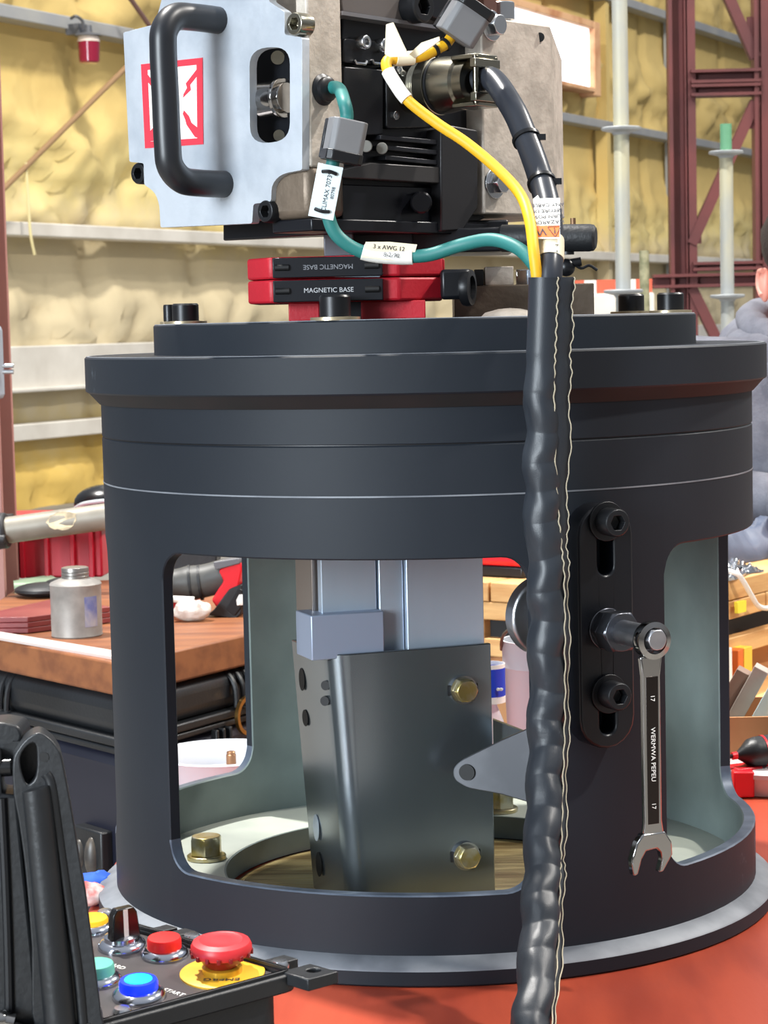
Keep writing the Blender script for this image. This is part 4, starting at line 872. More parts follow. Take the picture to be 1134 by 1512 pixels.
# face shield on the crate
fp = (q0_+q1_)/2; fp = at(146, 752, fp.y+.12); fp.z = q0_.z + H_ + .004
hm = thing('welding_helmet', fp, 'black glossy hood lying on the red crate', 'helmet')
bm = NB(); rows = []
sphere(bm, fp + V(.01, 0, .018), .058, (1.0, .85, .62), 24); obj('shell', bm, mat('gloss_black', (16, 16, 18), .25), hm)
bm = NB(); tube(bm, smooth_path([fp + V(-.045, -.035, .008), fp + V(-.02, -.055, .022), fp + V(.03, -.06, .028)], 5), .004, 8); obj('strap', bm, mat('pale_strap', (170, 176, 178), .5), hm)
# steel column at the left edge, with a conduit box and a scaffold tube clamped to it
ca = at(22, 700, 1.95); col_ = thing('steel_column', (ca.x-.15, 1.9, 0), 'faded red steel column at the left edge of the picture', 'column')
bm = NB(); box(bm, (ca.x-.15, 1.85, 3.0), (.29, .014, 6.0)); box(bm, (ca.x-.15, 1.90, 3.0), (.012, .10, 6.0)); box(bm, (ca.x-.15, 1.95, 3.0), (.30, .014, 6.0)); obj('i_section', bm, column_l, col_, bevel=.002)
bm = NB(); p, q = at(-20, 480, 1.82), at(5, 590, 1.82); box(bm, ((p.x+q.x)/2, 1.81, (p.z+q.z)/2), (q.x-p.x, .07, p.z-q.z)); jb = obj('junction_box', bm, mat('blue_grey_box', (150, 160, 172), .5), col_, bevel=.01)
for y in (540, 549): bm = NB(); cyl(bm, at(4, y, 1.79), at(20, y, 1.79), .004, seg=12); obj('bolt', bm, zincs, jb)
ta, tb_ = at(2, 784, 1.72), at(235, 752, 1.70)
tp_ = thing('scaffold_tube', (ta.x, 1.72, 1.1), 'grey scaffold tube running from the column clamp behind the drum', 'tube')
bm = NB(); d_ = (tb_-ta).normalized(); lathe(bm, [(.0195, 0), (.0235, 0), (.0235, (tb_-ta).length), (.0195, (tb_-ta).length)], ta, d_, 32, closed=True); obj('tube', bm, mat('dull_galvanised', (140, 134, 122), .5, .2, (116, 110, 98), 10), tp_)
bm = NB(); cyl(bm, ta - d_*.05, ta + d_*.012, .032, seg=24, bev=.003); box(bm, ta - d_*.02 + V(0, .05, 0), (.05, .09, .05)); cyl(bm, ta + V(-.01, -.03, -.01), ta + V(.012, -.03, -.012), .008, seg=12); obj('clamp', bm, mat('dark_forged', (52, 52, 54), .5, .4), tp_, bevel=.002)
bm = NB(); cen_ = ta + d_*((at(96, 772, 1.71)-ta).length); fx, fy, fz = frame(d_); pl = []
for k in range(26):
    a = 2*PI*k/26; pl.append((.026*math.cos(a)*(1+.25*noise.noise(V(k*.9, 0, 0))), .75*math.sin(a)*(1+.3*noise.noise(V(k*.7, 3, 0)))))
ang0 = math.atan2((V(0, -1, .25)).dot(fy), (V(0, -1, .25)).dot(fx))
prism(bm, [cen_ + d_*u_ + (fx*math.cos(ang0+v_) + fy*math.sin(ang0+v_))*.0238 for u_, v_ in pl], (fx*math.cos(ang0) + fy*math.sin(ang0))*.0004); obj('torn_sticker', bm, mat('torn_label', (214, 196, 160), .7, 0, (150, 136, 112), 40), tp_)
# battery grinder with a rag, seen through the front-left window
gr = thing('power_tool', tz(325, 912), 'red and black cordless power tool lying on the board, seen through the left window', 'power tool')
YG = tz(325, 912).y; GV = V(.15, 1, 0).normalized()
def gpr(P, y0, th): 
    bm = NB(); prism(bm, trace(P, V(at(325, 900, YG).x, YG + y0, 1), V(0, 1, 0)), V(.01, th, 0)); return bm
obj('battery', gpr(rpoly([(316, 900), (338, 870), (357, 862), (359, 880), (356, 906), (348, 914), (306, 908)], 3, 2), 0, .075), plastic, gr, bevel=.003)
bt = obj('battery_cheek', gpr(rpoly([(333, 900), (352, 868), (358, 872), (356, 896), (346, 910)], 2, 2), -.003, .02), blackm, gr, bevel=.001)
obj('housing', gpr(rpoly([(322, 842), (352, 826), (358, 838), (352, 866), (334, 896), (320, 898), (312, 886), (330, 858)], 3, 2), .004, .065), red_pl, gr, bevel=.004)
obj('side_badge', gpr([(349, 886), (353, 878), (357, 881), (355, 892), (350, 894)], -.005, .003), white_lb, gr)
obj('top_trim', gpr(rpoly([(314, 830), (352, 824), (355, 832), (318, 842)], 2, 2), .0, .06), mat('grey_trim', (92, 92, 96), .5), gr, bevel=.002)
bm = NB(); tube(bm, smooth_path([at(238, 862, YG+.035), at(265, 862, YG+.035), at(300, 858, YG+.035), at(330, 850, YG+.035)], 5), [.024, .0235, .023, .0235, .024, .025, .0265, .028, .0275, .027, .0268, .0266, .0265, .0265, .0265, .0265], 22); obj('grip', bm, mat('grey_overmould', (66, 66, 64), .5), gr)
for f_ in (282, 296): bm = NB(); lathe(bm, [(.0255, -.002), (.029, -.002), (.029, .002), (.0255, .002)], at(f_, 860, YG+.035), (1, 0, .1), 28, closed=True); obj('grip_rib', bm, rubber, gr)
obj('nose', gpr(rpoly([(236, 866), (276, 862), (284, 888), (268, 912), (236, 916)], 4, 2), .02, .05), red_pl, gr, bevel=.004)
bm = NB(); cyl(bm, at(240, 884, YG-.01), at(287, 886, YG-.01), .0055, seg=14, bev=.001); obj('trigger_lever', bm, white_lb, gr)
rg = tz(283, 917); bm = NB(); sphere(bm, rg + V(0, 0, .0165), .026, (1.15, .8, .65), 40)
for v in bm.verts:
    v.co += (v.co-rg).normalized()*.008*noise.noise(v.co*90); v.co.z = max(v.co.z, TZ+.0005)
tag(obj('plastic_bag', bm, mat('cloudy_film', (226, 216, 206), .25, 0, None, trans=.3, bump=.5, bscale=60)), 'crumpled clear plastic bag in front of the red power tool', 'bag')
bx = tz(282, 862); bm = NB(); box(bm, (bx.x, bx.y+.10, TZ+.0265), (.085, .08, .05)); tag(obj('small_black_box', bm, plastic, bevel=.004), 'small black box behind the grip of the power tool', 'box')
for (a, b_), m, nm, lb in ((((287, 818), (301, 850)), mat('orange_strap', (226, 96, 40), .5), 'orange_rod', 'slanted orange rod behind the power tool'), (((306, 815), (305, 850)), yellow_c, 'yellow_rod', 'upright yellow rod behind the power tool')):
    bm = NB(); p = at(*b_, bx.y+.16); q = at(*a, bx.y+.2); p = p + (p-q)*.15; p.z = TZ+.004; q = q + (q-p)*.5; cyl(bm, p, q, .006, seg=14, bev=.002); tag(obj(nm, bm, m), lb, 'rod')
# white basin with a stud on the red base, behind the drum
bs = V(*atz(330, 1143, .9495)); bs = thing('white_basin', bs, 'shallow white plastic basin on the red base behind the left window', 'basin'); bc = V(*atz(330, 1150, .9495))
bm = NB(); lathe(bm, [(0, 0), (.076, 0), (.083, .030), (.085, .032), (.083, .034), (.079, .030), (.072, .004), (0, .004)], bc, seg=56); obj('bowl', bm, white_pl, bs)
bm = NB(); p = bc + V(.012, -.02, .004); cyl(bm, p, p + V(.0, 0, .034), .0055, seg=16, bev=.0008); lathe(bm, [(.0056, .004), (.0062, .0045), (.0062, .030), (.0056, .0305)], p, seg=16, closed=True); tag(obj('threaded_stud', bm, mat('copper_stud', (160, 120, 90), .3, .9)), 'short coppery stud standing in the white basin', 'stud')
# rags by the drum foot
for (px, py), m, nm, lb in (((138, 1322), mat('blue_cloth', (40, 92, 200), .8), 'blue_rag', 'blue rag on the red base left of the drum foot'), ((142, 1340), mat('red_white_cloth', (206, 96, 92), .8, 0, (232, 214, 208), 60), 'checked_rag', 'red and white rag in front of the blue rag by the drum foot')):
    p = atz(px, py, .9495); p.x = max(p.x, -.325); bm = NB(); sphere(bm, p + V(-.012, .01, .010), .022, (1, .8, .5), 20)
    for v in bm.verts: v.co += (v.co-p).normalized()*.004*noise.noise(v.co*120); v.co.z = max(v.co.z, .9495)
    tag(obj(nm, bm, m), lb, 'rag')

# ------------------------------------------------------------------ beacon, brace rod and cord on the foam wall
def wp(x, y, off): return hit(x, y, W0 + WN*off, WN)
bcn = thing('beacon_lamp', wp(131, 92, .45), 'red glass beacon lamp hanging from the upper grey girt', 'lamp')
p = wp(131, 62, .45); kk = (p-CAM).dot(FWD)/FPX
bm = NB(); lathe(bm, [(0, 0), (12.5*kk, 0), (15*kk, 2*kk), (16.5*kk, 32*kk), (0, 32*kk)], p - V(0, 0, 31*kk), seg=32); obj('lens', bm, mat('red_glass', (150, 28, 60), .2, 0, None, trans=.25, coat=.5), bcn)
bm = NB(); lathe(bm, [(17*kk, 0), (15*kk, 9*kk), (0, 9*kk)], p, seg=32); obj('collar', bm, mat('pale_collar', (206, 192, 182), .6), bcn)
bm = NB(); lathe(bm, [(6*kk, 8*kk), (21*kk, 8.5*kk), (19*kk, 11*kk), (6*kk, 14*kk), (5*kk, 24*kk), (0, 24*kk)], p, seg=32); obj('hood', bm, mat('dark_grey_hood', (84, 86, 92), .5), bcn)
bm = NB(); q = wp(113, 44, .30); box(bm, q, (.13, .14, .09), (WD, WN, UP)); tube(bm, smooth_path([wp(124, 42, .42), wp(121, 30, .42), wp(112, 24, .4), wp(105, 27, .32)], 5), .014, 8); obj('bracket', bm, mat('dark_grey_hood', (84, 86, 92), .5), bcn)
bm = NB(); tube(bm, [wp(0, 284, .5), wp(240, 46, .5)], .024, 10); tag(obj('brace_rod', bm, mat('tan_rod', (150, 118, 84), .6)), 'thin slanting tan brace rod in front of the foam wall', 'rod')
bm = NB(); tube(bm, [wp(180, -20, .5), wp(222, 40, .5)], .022, 10); tag(obj('brace_rod', bm, mat('brown_rod', (112, 84, 80), .6)), 'short brown brace rod above the end plate', 'rod')
bm = NB(); tube(bm, smooth_path([wp(38, 240, .5), wp(42, 300, .5), wp(45, 345, .5), wp(51, 376, .5)], 6), .012, 8); tag(obj('hanging_cord', bm, mat('pale_cord', (226, 212, 160), .7)), 'thin pale cord hanging in front of the lower white girt', 'cord')
p = at(121, 575, 3.2)

# ------------------------------------------------------------------ right: scaffold posts, barrier, steel frame
def post_(name, px, ytop, Y, r, ros, label, sl=None):
    t_ = at(px, ytop, Y); m_ = at(px, 330, Y); x_ = m_.x
    t = thing(name, (x_, Y, 0), label, 'scaffold post')
    bm = NB(); lathe(bm, [(r, 0), (r, t_.z if sl is None else at(px, sl, Y).z), (0, t_.z if sl is None else at(px, sl, Y).z)], (x_, Y, 0), seg=28); obj('tube', bm, mat('weathered_scaffold', (150, 158, 168), .5, .2, (196, 190, 158), 5, stretch=(1, 1, .35)), t)
    if sl: bm = NB(); z = at(px, sl, Y).z; lathe(bm, [(r*.86, 0), (r*.86, t_.z-z), (0, t_.z-z)], (x_, Y, z), seg=24); obj('spigot', bm, mat('green_spigot', (96, 150, 116), .5), t)
    for y in ros:
        z = at(px, y, Y).z; bm = NB(); lathe(bm, [(r*1.02, -.02), (r*1.25, -.012), (r*2.5, -.005), (r*2.6, .002), (r*2.4, .005), (r*1.02, .006)], (x_, Y, z), seg=36, closed=True); obj('rosette', bm, galv, t)
    return t
post_('scaffold_post', 919, -40, 4.9, .0245, (190, 430, 700), 'tall grey scaffold post with disc rosettes, left of the red steel tower')
post_('scaffold_post', 1073, 183, 5.6, .0235, (225, 437, 690), 'shorter scaffold post with a green spigot top in front of the red tower', 222)
t_ = at(951, 370, 6.4); bm = NB(); cyl(bm, (t_.x, 6.4, 0), t_, .019, seg=20); tag(obj('mossy_stake', bm, mat('mossy_metal', (112, 112, 84), .7, 0, (150, 146, 116), 30)), 'short mossy green stake behind the tall scaffold post', 'stake')
ba = thing('barrier', (at(910, 440, 6.8).x, 6.8, 0), 'red and white striped barrier board on a pale block', 'barrier')
xs = [846, 870, 876, 908, 936, 961]
for i, (a, b_) in enumerate(zip([820, 862, 880, 916, 938], [862, 880, 916, 938, 962])):
    p, q = at(a, 414, 6.8), at(b_, 432, 6.8); bm = NB(); box(bm, ((p.x+q.x)/2, 6.8, (at(890, 414, 6.8).z+at(890, 433, 6.8).z)/2), (q.x-p.x, .05, .055)); obj('stripe', bm, [mat('barrier_red', (206, 88, 62), .5), white_p][i % 2], ba)
p, q = at(840, 434, 6.8), at(965, 460, 6.8); z = at(890, 433.5, 6.8).z; bm = NB(); box(bm, ((p.x+q.x)/2-.05, 6.95, z/2), (q.x-p.x+.1, .4, z)); obj('block', bm, mat('pale_block', (206, 200, 190), .7, 0, (190, 182, 170), 4), ba, bevel=.01)
YT = 10.0
tw = thing('braced_tower', (at(1060, 400, YT).x, YT, 0), 'dark red braced steel tower behind the scaffold posts', 'steel tower')
def xat(px, y, Y=YT): return at(px, y, Y).x
def ibeam_col(px0, px1, pxf, name='column'):
    x0, x1, xf = xat(px0, 200), xat(px1, 200), xat(pxf, 200); bm = NB(); box(bm, ((x0+xf)/2, YT+.02, 3.5), (xf-x0, .02, 7)); box(bm, ((xf+x1)/2, YT-.05, 3.5), (x1-xf, .02, 7)); box(bm, (xf, YT-.015, 3.5), (.016, .09, 7)); box(bm, (x0+.01, YT-.03, 3.5), (.02, .12, 7)); return obj(name, bm, column_p, tw)
ibeam_col(986, 1026, 1012); ibeam_col(1111, 1175, 1120)
def beam(ya, yb, name='beam', px0=1018, px1=1120):
    za, zb4 = at(1070, ya, YT).z, at(1070, yb, YT).z; bm = NB(); x0, x1 = xat(px0, 200), xat(px1, 200); L_ = x1-x0
    box(bm, ((x0+x1)/2, YT, (za+zb4)/2), (L_, .016, za-zb4)); box(bm, ((x0+x1)/2, YT-.05, zb4+.01), (L_, .11, .016)); box(bm, ((x0+x1)/2, YT-.05, za-.01), (L_, .11, .016)); obj(name, bm, column_p, tw)
beam(104, 125); beam(125.5, 144); beam(386, 400); beam(403, 424, px0=960)
def diag(a, b_, w=.02):
    p, q = at(*a, YT-.06), at(*b_, YT-.06); d = (q-p).normalized(); bm = NB(); n_ = V(0, 1, 0).cross(d); box(bm, (p+q)/2, ((q-p).length, .02, .055), (d, V(0, 1, 0), n_)); box(bm, (p+q)/2 + n_*.026 + V(0, .03, 0), ((q-p).length, .06, .008), (d, V(0, 1, 0), n_)); obj('brace', bm, column_p, tw)
diag((1070, -20), (1116, 85)); diag((1116, 150), (1022, 360)); diag((1022, 425), (1068, 520))
for x, y in ((1026, 345), (1112, 40), (1110, 175)):
    p = at(x, y, YT-.045); bm = NB(); box(bm, p, (.07, .012, .11)); obj('gusset', bm, column_p, tw)

# ------------------------------------------------------------------ right: lumber bench and what lies on it
BZ = 1.08; bcn_ = V(*atz(1006, 876, BZ)); E1 = V(.56, .83, 0).normalized(); E2 = V(-.83, .56, 0).normalized(); BL, BW = .66, .58
def bb(a, b_, z): return V(bcn_.x, bcn_.y, 0) + E1*a + E2*b_ + UP*z
bn = thing('lumber_bench', bb(BL/2, BW/2, 0), 'rough pine lumber bench behind the drum, with dark gaps between its boards', 'bench')
def bbox_(name, a0, a1, b0, b1, z0, z1, m, bev=.002, par=None):
    bm = NB(); box(bm, bb((a0+a1)/2, (b0+b1)/2, (z0+z1)/2), (a1-a0, b1-b0, z1-z0), (E1, E2, UP)); return obj(name, bm, m, par or bn, bevel=bev)
for k in range(5): bbox_('deck_board', 0, BL, BW*k/5+.002, BW*(k+1)/5-.002, BZ-.032, BZ, pine)
bbox_('side_rail', 0, .30, .001, .05, BZ-.062, BZ-.033, pine); bbox_('side_rail', .303, BL, .001, .05, BZ-.062, BZ-.033, pine)
bbox_('front_rail', .001, .05, .06, BW, BZ-.062, BZ-.033, pine)
bbox_('gap_shade', .02, BL-.02, .02, BW-.02, BZ-.095, BZ-.062, socket)  # near-black fill paints the shade in the gap between the rails
bbox_('lower_side_rail', 0, BL, .001, .05, BZ-.122, BZ-.092, pine); bbox_('lower_front_rail', .001, .05, .06, BW, BZ-.122, BZ-.092, pine)
for b_ in (.16, .36): bbox_('front_stringer', .000, .05, b_, b_+.022, BZ-.125, BZ-.062, pine)
bbox_('cardboard_core', .03, BL-.03, .03, BW-.03, .14, BZ-.122, card)
for a_ in (.0, BL-.09):
    for b_ in (.0, BW-.09): bbox_('leg', a_, a_+.09, b_, b_+.09, 0, .14, pine)
SP = bb(0, 0, 0); SN = V(E1.y, -E1.x, 0)
def side(P, off=0.): return trace(P, SP + SN*off, SN)
bm = NB(); prism(bm, side([(1089, 889), (1102, 886), (1102, 903), (1090, 906)], .012), SN*-.006); obj('yellow_tag', bm, mat('yellow_tag', (238, 222, 60), .5), bn)
for P, m, nm, lb in (([(1066, 960), (1081, 956), (1082, 1018), (1067, 1024)], white_lb, 'white_folder', 'white folder leaning on the cardboard side of the lumber bench'),
                     ([(1090, 961), (1098, 957), (1098, 1016), (1090, 1020)], mat('orange_binder', (214, 106, 34), .5), 'orange_binder', 'orange binder between the white folder and the yellow binder'),
                     ([(1099, 957), (1111, 954), (1111, 1012), (1099, 1016)], mat('yellow_binder', (238, 190, 60), .5), 'yellow_binder', 'yellow binder leaning on the bench, right of the orange binder')):
    q = side(P, .02); low = min(p.z for p in q); bm = NB(); prism(bm, q, SN*-.045); tag(obj(nm, bm, m, bevel=.001), lb, 'binder')
bm = NB(); c_ = bb(.30, -.05, .0); box(bm, bb(.30, -.04, atz(1090, 1020, BZ).z if False else (side([(1090, 1021)], .02)[0].z-.012)), (.56, .14, .02), (E1, E2, UP)); sh_ = obj('shelf_board', bm, pine, bn, bevel=.002)

# crumpled cloth, foil and white lead on the bench
def mound(name, a0, a1, b0, b1, hmax, m, seed, fr=9., n=46, fold=.018, z0=BZ+.001):
    bm = NB(); T = []; Bt = []
    for i in range(n+1):
        rt = []; 
        for j in range(n+1):
            u_, v_ = i/n, j/n; e_ = min(u_, 1-u_, v_, 1-v_)*5; e_ = min(1, e_)**.5
            w_ = .02*noise.noise(V(u_*4+seed, v_*4, 0))
            p = bb(a0+(a1-a0)*u_+w_, b0+(b1-b0)*v_+w_, 0)
            h = e_*(hmax*(.62+.6*noise.noise(V(u_*2.2+seed, v_*2.2, 1))) + fold*noise.noise(V(u_*fr*1.8+seed, v_*fr*.7, 4)) + fold*.6*noise.noise(V(u_*fr*2, v_*fr*2.4, seed)))
            p.z = z0 + max(.004, h); rt.append(bm.verts.new(p))
        T.append(rt)
    for A, B in zip(T, T[1:]):
        for j in range(n): bm.faces.new((A[j], A[j+1], B[j+1], B[j]))
    edge = [T[0][j] for j in range(n+1)] + [T[i][n] for i in range(1, n+1)] + [T[n][j] for j in range(n-1, -1, -1)] + [T[i][0] for i in range(n-1, 0, -1)]
    low = [bm.verts.new(V(v.co.x, v.co.y, z0)) for v in edge]
    for i in range(len(edge)): k = (i+1) % len(edge); bm.faces.new((edge[i], edge[k], low[k], low[i]))
    bm.faces.new(low); return bm, m, name
bm, m, nm = mound('folded_cloth', .12, .64, .085, .30, .10, tarp, 3.3); tag(obj(nm, bm, m, angle=70), 'crumpled blue-grey cloth heaped on the lumber bench', 'cloth')
bm, m, nm = mound('crumpled_foil', .02, .30, .005, .075, .03, foil, 8.1, fr=16, fold=.02); tag(obj(nm, bm, m, angle=40), 'crumpled silver foil along the edge of the lumber bench', 'foil')
q_ = [side([(1074, 842)], .0)[0], side([(1085, 846)], .006)[0], side([(1096, 856)], .012)[0], side([(1110, 880)], .014)[0], side([(1118, 893)], .014)[0], side([(1128, 898)], .014)[0], side([(1150, 897)], .014)[0]]
q_[0] = q_[0] - SN*.03 + UP*.004; bm = NB(); tube(bm, smooth_path(q_, 6), .0042, 10); tag(obj('white_lead', bm, white_lb), 'white cable hanging over the edge of the lumber bench', 'cable')
# red toolbox on the bench, seen through the drum
FP = bb(0, 0, 0); FN = -E1
def front(P, off=0.): return trace(P, FP + E1*off, E1)
tbx = thing('red_toolbox', bb(.2, .7, BZ), 'red lidded toolbox on the lumber bench, seen through the drum window', 'toolbox')
f_ = front([(700, 864), (772, 864)], .06); z0 = BZ+.001; ww = (f_[1]-f_[0]).normalized()
fa, fb_ = f_[0] - ww*.08, f_[1] + ww*.0
def tbb(name, z0, z1, g_, m, bev):
    bm = NB(); P = [fa - ww*g_ - E1*g_, fb_ + ww*g_ - E1*g_, fb_ + ww*g_ + E1*(.16+g_), fa - ww*g_ + E1*(.16+g_)]; prism(bm, [V(p.x, p.y, z0) for p in P], (0, 0, z1-z0)); return obj(name, bm, m, tbx, bevel=bev)
tbb('box_base', z0, z0+.018, 0, blackm, .003); tbb('lid', z0+.018, z0+.046, .004, red_pl, .009); tbb('lid_top', z0+.046, z0+.058, -.03, mat('pale_red_lid', (222, 120, 112), .4), .006)

# carton with boards, drill, parts tray, bottle and bucket on the pedestal
PZ = .9495
ct = thing('carton', atz(1120, 1128, PZ), 'open brown cardboard carton holding loose boards, at the right edge', 'carton')
YC = .46; ca_, cb_ = at(1068, 1122, YC), at(1200, 1112, YC); ct_h = at(1075, 1062, YC).z - PZ
bm = NB(); 
for (x0, y0, x1, y1) in ((ca_.x, YC, cb_.x, YC+.004), (ca_.x, YC, ca_.x+.004, YC+.14), (ca_.x, YC+.136, cb_.x, YC+.14), (cb_.x-.004, YC, cb_.x, YC+.14)): box(bm, ((x0+x1)/2, (y0+y1)/2, PZ+ct_h/2+.002), (x1-x0, y1-y0, ct_h))
box(bm, ((ca_.x+cb_.x)/2, YC+.07, PZ+.003), (cb_.x-ca_.x, .14, .004)); obj('carton_walls', bm, card, ct)
for i, (px, cM, py) in enumerate(((1100, (132, 108, 94), 990), (1126, (160, 152, 142), 986), (1150, (184, 208, 208), 1010), (1172, (196, 150, 122), 1030))):
    top = at(px, py, YC+.10-.018*i); bot = at(px-40, py+72, YC+.10-.018*i); d = (top-bot).normalized(); n_ = d.cross(V(0, 1, 0)).normalized(); Lb = (top-bot).length + .02
    bm = NB(); box(bm, bot + d*(Lb/2-.02), (Lb, .030, .019), (d, V(.25, 1, 0).normalized(), n_)); tag(obj('loose_board', bm, mat('loose_board_%d' % i, cM, .6, 0, tuple(int(v*.88) for v in cM), 20), bevel=.0008), ('brown-grey board leaning in the carton, nearest the drum', 'light grey board in the carton, second from the drum', 'pale blue-white board in the carton, third from the drum', 'tan printed board in the carton, farthest from the drum')[i], 'board')
dr = thing('cordless_drill', atz(1118, 1140, PZ), 'black drill with a red ring lying in front of the carton', 'drill')
p, q = at(1102, 1113, .40), at(1180, 1100, .42); dd = (q-p).normalized(); lp = .0165
p.z = max(p.z, PZ+.0185); bm = NB(); lathe(bm, [(.004, -.012), (.010, -.004), (.0165, .004), (.0180, .012), (.0180, .09), (0, .09)], p, dd, 32); obj('chuck', bm, plastic, dr)
bm = NB(); lathe(bm, [(.0178, .020), (.0186, .020), (.0186, .0225), (.0178, .0225)], p, dd, 32, closed=True); obj('red_ring', bm, red_pl, dr)
bm = NB(); cyl(bm, p - dd*.010, p - dd*.035, .0026, seg=10); obj('drill_bit', bm, blackm, dr); bm = NB(); cyl(bm, p - dd*.012, p - dd*.018, .0045, seg=12); obj('bit_collar', bm, red_pl, dr)
bm = NB(); box(bm, p + dd*.16 + V(0, .01, 0), (.15, .06, .034), (dd, V(-dd.y, dd.x, 0).normalized(), UP)); obj('drill_body', bm, red_pl, dr, bevel=.008)
tr_ = thing('parts_tray', atz(1130, 1165, PZ), 'round clear lidded tray with a red clasp on the red pedestal', 'tray')
tcn = V(*atz(1142, 1162, PZ)); tcn.z = PZ; 
bm = NB(); lathe(bm, [(0, .001), (.060, .001), (.066, .022), (.068, .022), (.068, .027), (.060, .029), (0, .030)], tcn, seg=56); obj('tray_shell', bm, mat('milky_tray', (218, 212, 214), .25, 0, None, trans=.25), tr_)
cpz = at(1097, 1165, tcn.y-.05); bm = NB(); box(bm, (cpz.x, cpz.y, PZ+.016), (.024, .020, .030)); obj('clasp', bm, red_pl, tr_, bevel=.002)
bm = NB(); box(bm, (cpz.x+.004, cpz.y+.022, PZ+.030), (.034, .030, .004), (V(.9, .43, 0), V(-.43, .9, 0), UP)); obj('clasp_tab', bm, red_pl, tr_, bevel=.0015)
bm = NB(); lathe(bm, [(.010, 0), (.012, .001), (.010, .002), (.008, .001)], tcn + V(-.004, -.012, .0305), seg=20, closed=True); obj('lid_mark', bm, mat('violet_mark', (90, 70, 150), .5), tr_)
bt_ = thing('water_bottle', V(at(722, 1060, .36).x, .36, PZ), 'clear plastic water bottle with a blue and white label', 'bottle')
bp_ = V(at(722, 1060, .36).x, .36, PZ)
bm = NB(); lathe(bm, [(0, .002), (.014, 0), (.0185, .004), (.019, .012), (.0180, .016), (.019, .020), (.019, .075), (.0180, .080), (.019, .085), (.0165, .098), (.0095, .116), (.0085, .120), (.0085, .126), (0, .126)], bp_, seg=36); obj('bottle_body', bm, clear_pl, bt_)
zl0, zl1 = at(735, 1026, .36).z, at(735, 985, .36).z
bm = NB(); lathe(bm, [(.0188, zl0-PZ), (.0194, zl0-PZ), (.0194, zl1-PZ), (.0188, zl1-PZ)], bp_, seg=36, closed=True); lbm = obj('blue_band', bm, blue_lb, bt_)
for a_, b_ in ((1027, 1036), (979, 985)):
    bm = NB(); za, zb5 = at(735, b_, .36).z, at(735, a_, .36).z; lathe(bm, [(.0188, za-PZ), (.0193, za-PZ), (.0193, zb5-PZ), (.0188, zb5-PZ)], bp_, seg=36, closed=True); obj('white_band', bm, white_lb, bt_)
hp = at(737, 1014, .36); 
for dx in (-.0016, .0016): bm = NB(); sphere(bm, (hp.x+dx, .3415, hp.z), .0024, (1, .4, .8), 12); obj('white_mark', bm, white_lb, lbm)
bm = NB(); lathe(bm, [(.0095, .121), (.0095, .133), (0, .133)], bp_, seg=24); obj('bottle_cap', bm, white_lb, bt_)
bkc = V(at(806, 1060, .50).x, .50, PZ); bk = thing('white_bucket', bkc, 'translucent white plastic bucket behind the drum post', 'bucket')
hb = at(760, 944, .50).z - PZ
bm = NB(); lathe(bm, [(0, 0), (.043, 0), (.0445, .004), (.0495, hb-.034), (.051, hb-.032), (.0515, hb-.002), (.0525, hb), (.0495, hb), (.0475, hb-.03), (.042, .004), (0, .004)], bkc, seg=56); obj('pail', bm, white_pl, bk)
bm = NB(); tube(bm, smooth_path([bkc + V(-.052, 0, hb-.012), bkc + V(-.050, -.03, hb+.01), bkc + V(-.03, -.045, hb+.026), bkc + V(0, -.05, hb+.032), bkc + V(.03, -.045, hb+.026), bkc + V(.050, -.03, hb+.01), bkc + V(.052, 0, hb-.012)], 5), .002, 8); obj('bail', bm, bronze, bk)

# ------------------------------------------------------------------ the person at the right edge
PX, PY = at(1186, 420, 2.10).x, 2.10
pe = thing('person', (PX, PY+.02, 0), 'person in a grey hooded sweatshirt standing behind the lumber bench at the right edge', 'person')
def skinmesh(name, P, E, R, m, par=pe, sub=2, root=0):
    me = bpy.data.meshes.new(name); o = bpy.data.objects.new(name, me); COL.objects.link(o)
    org = world_of(par).translation
    me.from_pydata([Vector(p)-org for p in P], E, []); me.materials.append(m); o.parent = par; _wm[o.name] = world_of(par)
    s = o.modifiers.new('skin', 'SKIN'); s.use_smooth_shade = True
    for i, v in enumerate(me.skin_vertices[0].data): v.radius = R[i] if isinstance(R[i], tuple) else (R[i], R[i]); v.use_root = (i == root)
    u_ = o.modifiers.new('sub', 'SUBSURF'); u_.levels = sub; u_.render_levels = sub
    return o
X, Y = PX, PY
eye = at(1128, 425, Y).z; HZ = eye + .005                      # ear height
body = [V(X, Y+.03, .92), V(X, Y+.02, 1.10), V(X, Y+.0, 1.28), V(X, Y-.01, 1.40), V(X, Y-.02, HZ-.10), V(X, Y-.04, HZ-.02), V(X, Y-.055, HZ+.05), V(X, Y-.05, HZ+.10),
        V(X-.19, Y, 1.395), V(X-.25, Y-.03, 1.17), V(X-.075, Y-.25, 1.163), V(X+.19, Y, 1.395), V(X+.25, Y-.03, 1.17), V(X+.075, Y-.25, 1.163),
        V(X-.10, Y+.03, .86), V(X-.11, Y+.02, .48), V(X-.12, Y+.05, .08), V(X-.12, Y-.09, .04), V(X+.10, Y+.03, .86), V(X+.11, Y+.02, .48), V(X+.12, Y+.05, .08), V(X+.12, Y-.09, .04)]
bed = [(0, 1), (1, 2), (2, 3), (3, 4), (4, 5), (5, 6), (6, 7), (3, 8), (8, 9), (9, 10), (3, 11), (11, 12), (12, 13), (0, 14), (14, 15), (15, 16), (16, 17), (0, 18), (18, 19), (19, 20), (20, 21)]
brd = [(.15, .10), (.15, .10), (.16, .11), (.14, .10), .058, (.074, .090), (.078, .098), (.062, .08), .065, .045, .032, .065, .045, .032, .085, .06, .045, .035, .085, .06, .045, .035]
skinmesh('body', body, bed, brd, skin)
